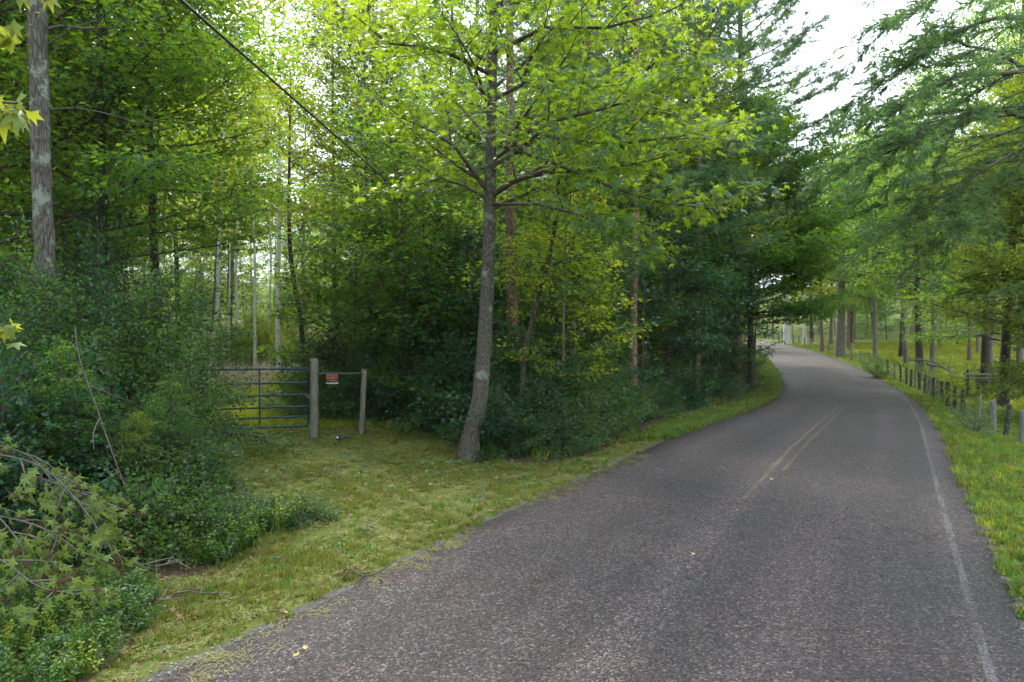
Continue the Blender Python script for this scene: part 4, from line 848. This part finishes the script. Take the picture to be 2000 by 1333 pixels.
wood_post('gate_post', px0, py0, 1.7, .095, M['post'], 'hinge post of the steel gate lost in the left thicket', 'post')
px2, py2 = U(705, 17.1), 17.1
wood_post('fence_post', px2, py2, CH - (722 - HY) / F * 17.1 - H1(px2, py2), .068, M['post'], 'slimmer leaning wooden post right of the hanging sign', 'post', lean=(.055, 0))
rz_ = CH - (730.5 - HY) / F * 16.5
ra = np.array([px1 + .09, py1 + .02, rz_]); rb_ = np.array([px2 + .03, py2 - .04, CH - (730 - HY) / F * 17.05])
mb = MB(); mb.tube(np.array([ra, ra + (rb_ - ra) * .33 + [0, 0, .008], ra + (rb_ - ra) * .7 + [0, 0, -.006], rb_]) - ra, [.034, .032, .033, .03], 10, True, .03)
tag(mb.obj('cross_rail', M['postdark'], None, True, tuple(ra)), 'dark round rail joining the gate post to the slimmer post', 'rail')
# the chain from gate to post
mb = MB(); c0 = np.array([gr[0] - .02, gr[1] - .05, gz + .73]); ch = [c0, c0 + [.06, -.06, -.04], c0 + [.13, -.075, -.10], (px1 - .03, py1 - .115, gz + .60), (px1 + .06, py1 - .10, gz + .585), (px1 + .11, py1 - .02, gz + .59), (px1 + .06, py1 + .09, gz + .62), (px1 - .06, py1 + .09, gz + .66), (px1 - .11, py1, gz + .69), tuple(c0 + [.0, 0.03, 0])]
cc = catmull(ch, 6); L_ = np.concatenate([[0], np.cumsum(np.linalg.norm(np.diff(cc, axis=0), axis=1))]); nL = int(L_[-1] / .028)
for i in range(nL):
    s_ = (i + .5) * L_[-1] / nL; p = np.array([np.interp(s_, L_, cc[:, k_]) for k_ in range(3)]); q = np.array([np.interp(s_ + .01, L_, cc[:, k_]) for k_ in range(3)]); t_ = (q - p) / (np.linalg.norm(q - p) + 1e-9)
    u_ = np.cross(t_, [0, 0, 1.] if i % 2 else [1., 0, .3]); u_ /= np.linalg.norm(u_) + 1e-9; a = np.linspace(0, 2 * pi, 9)
    mb.tube(p - c0 + .02 * np.cos(a)[:, None] * t_ + .011 * np.sin(a)[:, None] * u_, .004, 4, False)
tag(mb.obj('chain', M['wire'], None, True, tuple(c0)), 'steel chain looped from the gate around the thick post', 'chain')
# wire wrapped at the post top
mb = MB(); pp = np.array([(px1 - .11, py1 - .02, 1.60), (px1 - .02, py1 - .108, 1.55), (px1 + .07, py1 - .08, rz_ + .04), (px1 + .13, py1 - .02, rz_ - .02)]) - ra
mb.tube(catmull(pp, 5), .004, 4); tag(mb.obj('tie_wire', M['cable'], None, True, tuple(ra)), 'thin dark wire tying the round rail to the thick post', 'wire')
# the hanging sign
def textmesh(txt, size, mat, sx=1.):
    cu = bpy.data.curves.new('lettering', 'FONT'); cu.body = txt; cu.size = size; cu.align_x = 'CENTER'; cu.align_y = 'CENTER'; cu.extrude = .0008; cu.offset = .0018; cu.space_character = .98
    ob = bpy.data.objects.new('lettering', cu); C.objects.link(ob); bpy.context.view_layer.update()
    me = bpy.data.meshes.new_from_object(ob.evaluated_get(bpy.context.evaluated_depsgraph_get())); bpy.data.objects.remove(ob); me.materials.clear(); me.materials.append(mat); return me
M['sblack'] = plain('sign_black', (.015, .014, .016), .5, .2); M['sorange'] = plain('sign_orange', (.42, .14, .06), .5, .1); M['swhite'] = plain('sign_white', (.4, .41, .44), .5, .15, 30)
sw, sh = .31, .255; sx_, sy_ = U(650, 16.5), 16.42
o = empty('hanging_sign', (sx_, sy_ , CH - (741 - HY) / F * 16.42), radians(3)); tag(o, 'small black and orange sign hanging from the cross rail by the gate', 'sign')
mb = MB(); mb.box((0, 0, 0), (sw, .004, sh)); mb.obj('board', M['sblack'], o)
mb = MB(); mb.box((0, -.0035, -sh / 2 + .026), (sw - .012, .002, .036)); mb.obj('name_strip', M['swhite'], o)
for txt, z, s_, fx in (('PRIVATE', .088, .072, .98), ('PROPERTY', .026, .072, .84), ('NO TRESPASSING', -.036, .05, .70)):
    me = textmesh(txt, s_, M['sorange']); l = link('lettering', me, o, (0, -.0045, z), (radians(90), 0, 0), (fx, 1, 1))
for xx in (-.13, .13):
    mb = MB(); mb.tube([(xx, 0, sh / 2 - .02), (xx * .97, .04, sh / 2 + .045)], .003, 4); mb.obj('hanger', M['cable'], o)
# small crumpled black object on the lawn
d = 15.9; x, y = U(666, d), d; o = empty('crumpled_bag', (x, y, H1(x, y)), .2); tag(o, 'small crumpled black object with a pale spot lying on the grass by the posts', 'litter')
import bmesh
def crumple(sx, sy, sz, seed, name, mat, loc):
    bm = bmesh.new(); bmesh.ops.create_icosphere(bm, subdivisions=3, radius=1); r = np.random.default_rng(seed)
    for v in bm.verts:
        q = v.co; k_ = 1 + .22 * sin(q.x * 7 + seed) * cos(q.y * 6) + .18 * sin(q.z * 9 + q.x * 5) + r.normal() * .04; v.co = Vector((q.x * sx * k_, q.y * sy * k_, max(-.3, q.z) * sz * k_))
    me = bpy.data.meshes.new(name); bm.to_mesh(me); bm.free(); me.materials.append(mat); return link(name, me, o, loc)
M['bag'] = plain('black_plastic', (.018, .019, .024), .3, .3); M['spot'] = plain('pale_label', (.55, .62, .72), .5, .1)
crumple(.075, .06, .085, 3, 'bag_body', M['bag'], (-.06, 0, .06)); crumple(.13, .05, .035, 5, 'bag_tail', M['bag'], (.10, .02, .09)); crumple(.025, .02, .03, 6, 'pale_patch', M['spot'], (-.09, -.045, .105))

# ------------------------------------------------------------------ post and wire fence along the right verge
def fenceL(y): return np.interp(y, [0, 12, 18.7, 24, 30, 37, 90], [5.6, 5.4, 5.05, 4.5, 4.05, 3.8, 3.9])
sel = np.where((CL[:, 1] > 4) & (CL[:, 1] < 97))[0]; sel = sel[:int(np.argmax(CL[sel, 1])) + 1]
FP = CL[sel] + CN[sel] * fenceL(CL[sel, 1])[:, None]; FU = 1000 + F * FP[:, 0] / FP[:, 1]
od = np.argsort(FU); fu, fx, fy = FU[od], FP[od, 0], FP[od, 1]
o = empty('wire_fence', (fx[-1], fy[-1], H1(fx[-1], fy[-1]))); tag(o, 'post and wire fence of uneven wooden posts following the right verge', 'fence')
b0 = np.array(o.location)
posts = [(2260, 820, 'd', .06), (2110, 812, 'p', .06), (1999, 803, 'p', .062), (1966, 797, 'd', .062), (1942, 785, 'p', .075), (1915, 775, 'm', .04), (1882, 762, 'd', .06), (1866, 757, 'd', .06), (1853, 746, 'd', .075), (1841, 750, 'd', .065), (1833, 748, 'm', .05), (1825, 743, 'd', .06),
         (1819, 737, 'm', .05), (1812, 734, 'P', .06), (1807, 737, 'd', .05), (1797, 733, 'd', .065), (1789, 732, 'm', .045), (1780, 730, 'd', .06), (1771, 725, 'd', .055), (1760, 723, 'd', .055), (1748, 709, 'm', .05), (1734, 704, 'd', .065), (1716, 700, 'm', .05), (1698, 693, 'm', .065), (1680, 688, 'm', .05), (1663, 668, 'm', .07), (1649, 684, 'm', .05),
         (1635, 674, 'm', .07), (1618, 672, 'm', .06), (1602, 668, 'm', .06), (1584, 661, 'm', .09), (1571, 660, 'p', .07), (1560, 656, 'm', .08), (1549, 655, 'm', .07), (1539, 652, 'd', .09), (1529, 650, 'm', .07), (1521, 648, 'p', .09)]
tops = []
for i, (u, v, tn, r_) in enumerate(posts):
    x, y = np.interp(u, fu, fx), np.interp(u, fu, fy); g = H1(x, y); zt = CH - (v - HY) / F * y; zt = min(max(zt, g + 1.0), g + 1.45); r_ *= 1.15
    rr = np.random.default_rng(i); ln = (rr.normal() * .03, rr.normal() * .03)
    p = wood_post('post', x - b0[0], y - b0[1], zt - g, r_, M[{'d': 'postdark', 'm': 'post', 'p': 'postpale', 'P': 'postpale'}[tn]], parent=o, lean=ln, off=g - b0[2], seed=i)
    if tn in 'pP': p['label'] = 'pale grey weathered post'
    tops.append((x - b0[0], y - b0[1], zt - b0[2], g - b0[2]))
tops = np.array(tops)
for f in (.12, .32, .55, .8):
    P = tops[:, :3].copy(); P[:, 2] = tops[:, 2] - f * (tops[:, 2] - tops[:, 3]).clip(.8, 1.3); P[:, 0] -= .05; mb = MB(); mid = (P[1:] + P[:-1]) / 2; mid[:, 2] -= .02
    Q = np.empty((len(P) * 2 - 1, 3)); Q[::2] = P; Q[1::2] = mid; mb.tube(Q, .0035, 4, False); mb.obj('wire', M['wire'], o, True)
# rail panel and dead limbs in the pasture
pd = 34; o = empty('rail_fence', (U(1925, pd), pd, H1(U(1925, pd), pd))); tag(o, 'short wooden rail panel with a slanting brace standing in the dim pasture', 'fence'); b0 = np.array(o.location)
for u, v0 in ((1891, 722), (1911, 733), (1954, 722)):
    x = U(u, pd); g = H1(x, pd); wood_post('post', x - b0[0], 0, CH - (v0 - HY) / F * pd - g, .07, M['postdark'], parent=o, off=g - b0[2], seed=u)
for v in (731, 739): mb = MB(); mb.tube([W(1885, v, pd - .12) - b0, W(1925, v + 1, pd - .12) - b0, W(1958, v, pd - .12) - b0], .04, 8, True, .04); mb.obj('rail', M['post'], o, True)
mb = MB(); mb.tube([W(1948, 737, pd - .1) - b0, W(1919, 766, pd - .1) - b0], .04, 8); mb.obj('brace', M['postdark'], o, True)
for i, (pp, r_, lab) in enumerate([([(1775, 703), (1800, 703), (1826, 708), (1850, 722), (1874, 730)], .07, 'long arched dead limb lying in the pasture behind the posts'),
                                   ([(1812, 712), (1835, 716), (1858, 727)], .09, 'thick fallen log under the arched dead limb'), ([(1808, 709), (1822, 712), (1832, 722)], .05, 'pale broken branch stub beside the fallen log'),
                                   ([(1853, 716), (1856, 727), (1880, 731)], .05, 'forked dead branch propped near the rail panel')]):
    d = 38 + i; P = catmull([W(u, v, d) for u, v in pp], 4); P[:, 2] = np.maximum(P[:, 2], H(P[:, 0], P[:, 1]) + .06); base = P[0].copy(); T = Tree(460 + i); T.limb(P - base, r_, n_sub=6, sub_len=.25, elev=.25, w=0); tag(T.li.obj('fallen_limb', M['postpale'] if i in (1, 2) else M['bark'], smooth=True, loc=tuple(base)), lab, 'dead branch')

# ------------------------------------------------------------------ overhead cable
A, B = W(352, 0, 6.0), W(735, 336, 14.0); dv = B - A; P = np.array([A + dv * t for t in np.linspace(-1.4, 3.0, 24)])
A0 = P[0].copy(); mb = MB(); mb.tube(P - A0, .015, 8); tag(mb.obj('overhead_cable', M['cable'], None, True, tuple(A0)), 'single black overhead cable slanting down into the trees', 'cable')

# ------------------------------------------------------------------ scattered ground cover (one object per kind of cover)
protoC = {}
def blade_tuft(name, nb, rad, mat, seed, wd=.06, lean=.45, flatlay=False, stiff=1.):
    r = np.random.default_rng(seed); mb = MB(); V, F3 = [], []
    for i in range(nb):
        a = r.uniform(0, 2 * pi); q = r.random() ** .5 * rad; b = np.array([q * cos(a), q * sin(a), 0 if not flatlay else r.uniform(0.02, .12)]); az = r.uniform(0, 2 * pi); h = r.uniform(.55, 1.1)
        ln = r.uniform(.1, lean) * h if not flatlay else h * .9; dz = h if not flatlay else r.normal() * .06
        t1 = b + np.array([cos(az) * ln * .35, sin(az) * ln * .35, dz * .6]); t2 = b + np.array([cos(az) * ln, sin(az) * ln, dz * (1 if flatlay else stiff)]); s_ = np.array([-sin(az), cos(az), 0]) * wd * .5
        if flatlay: s_ = s_ * .6
        k_ = len(V); V += [b - s_, b + s_, t1 + s_ * .8, t1 - s_ * .8, t2]; rn = r.random()
        mb.add(np.array(V[k_:]), [[0, 1, 2], [0, 2, 3], [3, 2, 4]], [rn] * 3)
    return mb.mesh(name, mat)
def weed(name, nst, nl, mat, seed, ls=.22, T_=T_FOLD, ht=1.):
    r = np.random.default_rng(seed); mb = MB()
    for s_ in range(nst):
        az = r.uniform(0, 2 * pi); b = np.array([cos(az), sin(az), 0]) * r.uniform(0, .35); top = b + np.array([cos(az) * .35, sin(az) * .35, ht * r.uniform(.6, 1)])
        t = np.linspace(.15, 1, nl)[:, None]; P = b + (top - b) * t; a2 = np.arange(nl) * 2.4 + az; D = np.stack([np.cos(a2), np.sin(a2), np.full(nl, .25)], 1) + r.normal(size=(nl, 3)) * .2
        leaves(mb, P, D, r.normal(size=(nl, 3)) * .3 + [0, 0, 1], ls * r.uniform(.6, 1.2, nl), T_, r.random(nl), r); mb.tube([b, (b + top) / 2, top], .012, 3, False)
    return mb.mesh(name, mat)
def scatter(name, x, y, sc, meshes, label, cat, dz=0., tilt=.15, z=None, tb=None):
    x = np.asarray(x); n = len(x); z = (H(x, y) if z is None else z) + dz; r = np.random.default_rng(n)
    me = bpy.data.meshes.new(name); me.vertices.add(n); me.vertices.foreach_set('co', np.stack([x, y, z], 1).astype(np.float32).ravel())
    a = me.attributes.new('sc', 'FLOAT', 'POINT'); a.data.foreach_set('value', np.asarray(sc, np.float32) * np.ones(n, np.float32))
    a = me.attributes.new('rot', 'FLOAT_VECTOR', 'POINT'); a.data.foreach_set('vector', np.stack([r.normal(size=n) * tilt, r.normal(size=n) * tilt, r.uniform(0, 6.28, n)], 1).astype(np.float32).ravel())
    a = me.attributes.new('idx', 'INT', 'POINT'); a.data.foreach_set('value', r.integers(0, len(meshes), n).astype(np.int32))
    col = bpy.data.collections.new(name + '_kinds')
    for m_ in meshes: q = bpy.data.objects.new(m_.name, m_); col.objects.link(q)
    o = bpy.data.objects.new(name, me); C.objects.link(o); tag(o, label, cat, kind='stuff')
    ng = bpy.data.node_groups.new(name, 'GeometryNodeTree'); ng.interface.new_socket('Geometry', in_out='INPUT', socket_type='NodeSocketGeometry'); ng.interface.new_socket('Geometry', in_out='OUTPUT', socket_type='NodeSocketGeometry')
    gi = ng.nodes.new('NodeGroupInput'); go = ng.nodes.new('NodeGroupOutput'); ip = ng.nodes.new('GeometryNodeInstanceOnPoints'); ci = ng.nodes.new('GeometryNodeCollectionInfo')
    ci.inputs[0].default_value = col; ci.inputs['Separate Children'].default_value = True; ci.inputs['Reset Children'].default_value = True; ip.inputs['Pick Instance'].default_value = True
    for nm, ty, s_ in (('sc', 'FLOAT', 'Scale'), ('rot', 'FLOAT_VECTOR', 'Rotation'), ('idx', 'INT', 'Instance Index')):
        na = ng.nodes.new('GeometryNodeInputNamedAttribute'); na.data_type = ty; na.inputs[0].default_value = nm; ng.links.new(na.outputs[0], ip.inputs[s_])
    ng.links.new(gi.outputs[0], ip.inputs['Points']); ng.links.new(ci.outputs[0], ip.inputs['Instance']); ng.links.new(ip.outputs[0], go.inputs[0])
    mo = o.modifiers.new('scatter', 'NODES'); mo.node_group = ng; return o
def rnd_in(x0, x1, y0, y1, dens, f):
    n = int((x1 - x0) * (y1 - y0) * dens); x = rng.uniform(x0, x1, n); y = rng.uniform(y0, y1, n); k_ = f(x, y); return x[k_], y[k_]
def multi(regs, f):
    X, Y = [], []
    for r_ in regs: a, b = rnd_in(*r_, f); X.append(a); Y.append(b)
    return np.concatenate(X), np.concatenate(Y)
def Lf(x, y): return lat(x, y)[0]
mown = [blade_tuft('tuft', 26, .9, M['mown'], s_, .14, .9) for s_ in (1, 2, 3)] + [blade_tuft('tuft', 22, .8, M['grass'], 4, .13, .8)]
lush = [blade_tuft('tuft', 26, .55, M['grass'], s_, .06, .8) for s_ in (5, 6, 7)]
clips = [blade_tuft('clippings', 22, 1., M['clip'], s_, .09, 1, True) for s_ in (8, 9)]
mg = [blade_tuft('tuft', 22, .6, M['sun_toned_grass'], s_, .09, .8) for s_ in (11, 12)]
def f_lawn(x, y):
    L = Lf(x, y); keep = lawn(x, y) & (L < -(HW - .02)); dn = vnoise(x, y, .6, 4) * .5 + vnoise(x, y, 2.2, 6) * .4
    return keep & (rng.random(len(x)) < np.clip(.5 + dn * 1.8, .03, 1) * (.35 + .65 * sstep(HW - .1, HW + .7, -L)))
x, y = multi([(-7.7, 4, 1.5, 9, 300), (-7.7, 6, 9, 14, 200), (-7.7, 8, 14, 19, 130)], f_lawn)
scatter('mown_grass', x, y, rng.uniform(.03, .075, len(x)) * (1 + .5 * (vnoise(x, y, .7, 11) > .25)), mown, 'yellow green mown grass with clippings between road and gate', 'grass')
def f_inner(x, y): L = Lf(x, y); return lawn(x, y) & (L < -(HW + .02)) & ((y > 16.5) | (L < -4.6)) & (x > 1.5)
x, y = multi([(1.5, 10, 13.5, 24, 200), (5, 21, 24, 36, 90), (10, 30, 36, 62, 40)], f_inner)
scatter('verge_grass', x, y, rng.uniform(.09, .2, len(x)) * (1 + .5 * vnoise(x, y, .8, 5)), lush + mown[:2] + [weed('verge_weed', 5, 7, M['shrub'], 18, .3, T_ROUND)], 'bright lush grass on the inside of the bend', 'grass')
def f_right(x, y): L = Lf(x, y); return (L > HW + .0) & (L < 7 + (y > 30) * 1.) & (rng.random(len(x)) < .35 + .65 * sstep(HW, HW + .5, L))
x, y = multi([(2, 14, -2, 12, 170), (6, 20, 12, 22, 120), (12, 27, 22, 40, 60), (18, 42, 40, 95, 20)], f_right)
scatter('verge_grass', x, y, rng.uniform(.06, .15, len(x)) * np.interp(y, [0, 30, 90], [1, .9, 1.1]) * (1 + .5 * vnoise(x, y, .7, 5)), lush + mg + [weed('verge_weed', 5, 7, M['grass'], 17, .3, T_ROUND), mown[1]], 'bright green uncut grass along the right hand verge and fence', 'grass')
def f_mead(x, y): return meadow(x, y)
x, y = multi([(-15, -2, 17, 28, 60), (-34, -6, 28, 62, 16)], f_mead)
scatter('sun_toned_meadow_grass', x, y, rng.uniform(.1, .3, len(x)) * np.interp(y, [17, 25, 60], [.6, 1.2, 2]), mg, 'yellow grass with sunlight put into its colour on the track and clearing beyond the gate', 'grass')
dg = [blade_tuft('dry_stalks', 30, .4, M['straw'], s_, .02, .35) for s_ in (13, 14)]
x, y = rnd_in(-24, -8, 33, 44, 2.6, lambda x, y: (x / y < -.355) & (x / y > -.47) | ((x / y < -.30) & (x / y > -.33) & (y > 38)))
scatter('dry_grass', x, y, rng.uniform(.8, 1.4, len(x)), dg, 'pinkish dry grass stalks standing beyond the top gate rail', 'dry grass')
def f_past(x, y): L = Lf(x, y); return (L > 6.5) & (L < 45)
x, y = multi([(12, 45, 14, 36, 14), (18, 75, 36, 90, 6)], f_past)
scatter('pasture_grass', x, y, rng.uniform(.12, .28, len(x)) * np.interp(y, [14, 90], [.8, 1.3]), mg, 'patchy pasture grass with sunlight put into its colour under the grove right of the fence', 'grass')
# weeds at the foot of thickets
wd = [weed('weed', 6, 12, M['grass'], 1, .15), weed('weed', 6, 12, M['sun_toned_grass'], 9, .12), weed('weed', 7, 10, M['grass'], 2, .15), weed('weed', 5, 12, M['shrub'], 3, .16, T_ROUND), blade_tuft('tuft', 26, .35, M['grass'], 21, .03, .7), weed('weed', 6, 10, M['grass'], 5, .13, T_ROUND), weed('weed', 8, 12, M['pale'], 6, .11)]
def f_weed(x, y): L = Lf(x, y); return (~lawn(x, y)) & (L < -3.5) & (~meadow(x, y)) & ((x + 4.0) ** 2 / 1.3 + (y - 7.7) ** 2 / .5 > 1)
x, y = multi([(-10, -2, 1.5, 10, 95), (-10, 3, 10, 19, 11), (-2, 20, 13, 40, 4)], f_weed)
scatter('weeds', x, y, rng.uniform(.13, .36, len(x)) * np.interp(y, [4, 9], [.75, 1.1]), wd, 'knee high leafy weeds along the foot of the woods', 'weeds')
x, y = rnd_in(-6.5, 8, 1.5, 19, 9, lambda x, y: lawn(x, y) & (Lf(x, y) < -3.3) & (vnoise(x, y, .8, 9) > .0))
scatter('lawn_weeds', x, y, rng.uniform(.05, .10, len(x)), [weed('low_weed', 4, 4, M['shrub'], 7, .5, T_ROUND, .5), weed('low_weed', 4, 4, M['pale'], 8, .5, T_ROUND, .5)], 'small round leaved weeds scattered through the mown grass', 'weeds')
# clippings over the edge of the asphalt and the lawn
x, y = multi([(-9, 10, 1, 14, 110)], lambda x, y: (Lf(x, y) < -2.62 + .35 * vnoise(x, y, .9, 3) + .12 * rng.normal(size=len(x))) & (Lf(x, y) > -3.3)); L = Lf(x, y)
scatter('clippings', x, y, rng.uniform(.05, .11, len(x)), clips, 'dry grass clippings strewn along the left road edge', 'clippings', z=zr(y) + np.where(np.abs(L) < HW, .02, -.03), tilt=.05)
x, y = rnd_in(-6.5, 8, 2, 19, 45, lambda x, y: lawn(x, y) & (Lf(x, y) < -3.1)); scatter('clippings', x, y, rng.uniform(.05, .12, len(x)), clips, 'dry yellow clippings lying over the mown lawn', 'clippings', dz=.03, tilt=.1)
# fallen leaves and stones
dl = []
for q in range(4): mb = MB(); leaves(mb, np.zeros((1, 3)), np.array([[0, 1., 0]]), np.array([[0, 0, 1.]]), .06, (star(droop=-.3) if q % 2 else T_ROUND), np.array([.2 + .25 * q])); dl.append(mb.mesh('fallen_leaf', M['litter']))
x, y = multi([(-7, 3, 2, 19, 9), (-12, 18, 12, 40, 3)], lambda x, y: Lf(x, y) < -3.0); scatter('leaf_litter', x, y, rng.uniform(.6, 1.3, len(x)), dl, 'brown fallen leaves on the verge and forest floor', 'fallen leaves', dz=.035, tilt=.35)
pl_ = []
for q in range(2): mb = MB(); leaves(mb, np.zeros((1, 3)), np.array([[0, 1., 0]]), np.array([[0, 0, 1.]]), .07, T_ROUND, np.array([.3 + .4 * q])); pl_.append(mb.mesh('pale_leaf', M['pale']))
x, y = rnd_in(-1.8, 1.6, 12.6, 14.2, 40, lambda x, y: (np.abs(vnoise(x, y, .5, 2)) < .5) & (y < 13.9)); x2, y2 = rnd_in(-5, 0, 9, 14, 3, lambda x, y: lawn(x, y))
x, y = np.concatenate([x, x2]), np.concatenate([y, y2]); scatter('pale_cut_leaves', x, y, rng.uniform(.7, 1.3, len(x)), pl_, 'pale silvery cut leaves strewn on the lawn', 'fallen leaves', dz=.06, tilt=.5)
M['stone'] = plain('gravel', (.22, .20, .19), .85, .5, 20)
st = []
for q in range(3):
    bm = bmesh.new(); bmesh.ops.create_icosphere(bm, subdivisions=1, radius=1); r = np.random.default_rng(q)
    for v in bm.verts: v.co *= r.uniform(.6, 1.2); v.co.z *= .6
    me = bpy.data.meshes.new('stone'); bm.to_mesh(me); bm.free(); me.materials.append(M['stone']); st.append(me)
x, y = multi([(-9, 14, 0, 14, 160)], lambda x, y: (np.abs(np.abs(Lf(x, y)) - HW - .10) < .16) & (vnoise(x, y, 1.1, 8) > -.2)); scatter('gravel', x, y, rng.uniform(.006, .018, len(x)), st, 'loose grey gravel crumbling along both road edges', 'gravel', dz=.008)
# single fallen leaves and bits on the asphalt
M['yl'] = plain('yellow_fallen_leaf', (.55, .36, .10), .7, .3, 40)
for i, (u, v, s_, lab) in enumerate([(570, 1303, .055, 'curled brown leaf at the bottom edge of the road'), (590, 1288, .04, 'small tan leaf just above the curled brown one on the road'), (1510, 946, .06, 'orange leaf lying on the faded yellow line'), (1415, 922, .05, 'yellow leaf on the road left of the centre line'), (557, 1214, .035, 'tan leaf where the clippings meet the asphalt'), (845, 1279, .02, 'tiny pale fragment alone on the near asphalt'), (1700, 1254, .018, 'white speck of litter on the near right asphalt'), (1355, 1097, .04, 'tan grass scrap in the middle of the left lane')]):
    d = CH * F / (v - HY); x, y = U(u, d), d; mb = MB(); leaves(mb, np.zeros((1, 3)), np.array([[cos(i), sin(i), .1]]), np.array([[.2, .1, 1.]]), s_, star(droop=-.5)); ob = mb.obj('fallen_leaf', M['yl'] if i != 6 else M['swhite'], loc=(x, y, .062)); tag(ob, lab, 'leaf')

# ------------------------------------------------------------------ the damp air between the trees
hz = MB(); hz.box((25, 90, 30), (420, 330, 76)); ho = hz.obj('haze', None); m = bpy.data.materials.new('haze'); m.use_nodes = True; m.node_tree.nodes.clear()
vo_ = m.node_tree.nodes.new('ShaderNodeVolumePrincipled'); vo_.inputs['Color'].default_value = (.93, .96, 1, 1); vo_.inputs['Density'].default_value = .00014; vo_.inputs['Anisotropy'].default_value = .3
mo_ = m.node_tree.nodes.new('ShaderNodeOutputMaterial'); m.node_tree.links.new(vo_.outputs[0], mo_.inputs['Volume']); ho.data.materials.append(m); tag(ho, 'thin pale morning haze filling the air of the woods', 'haze', kind='stuff')
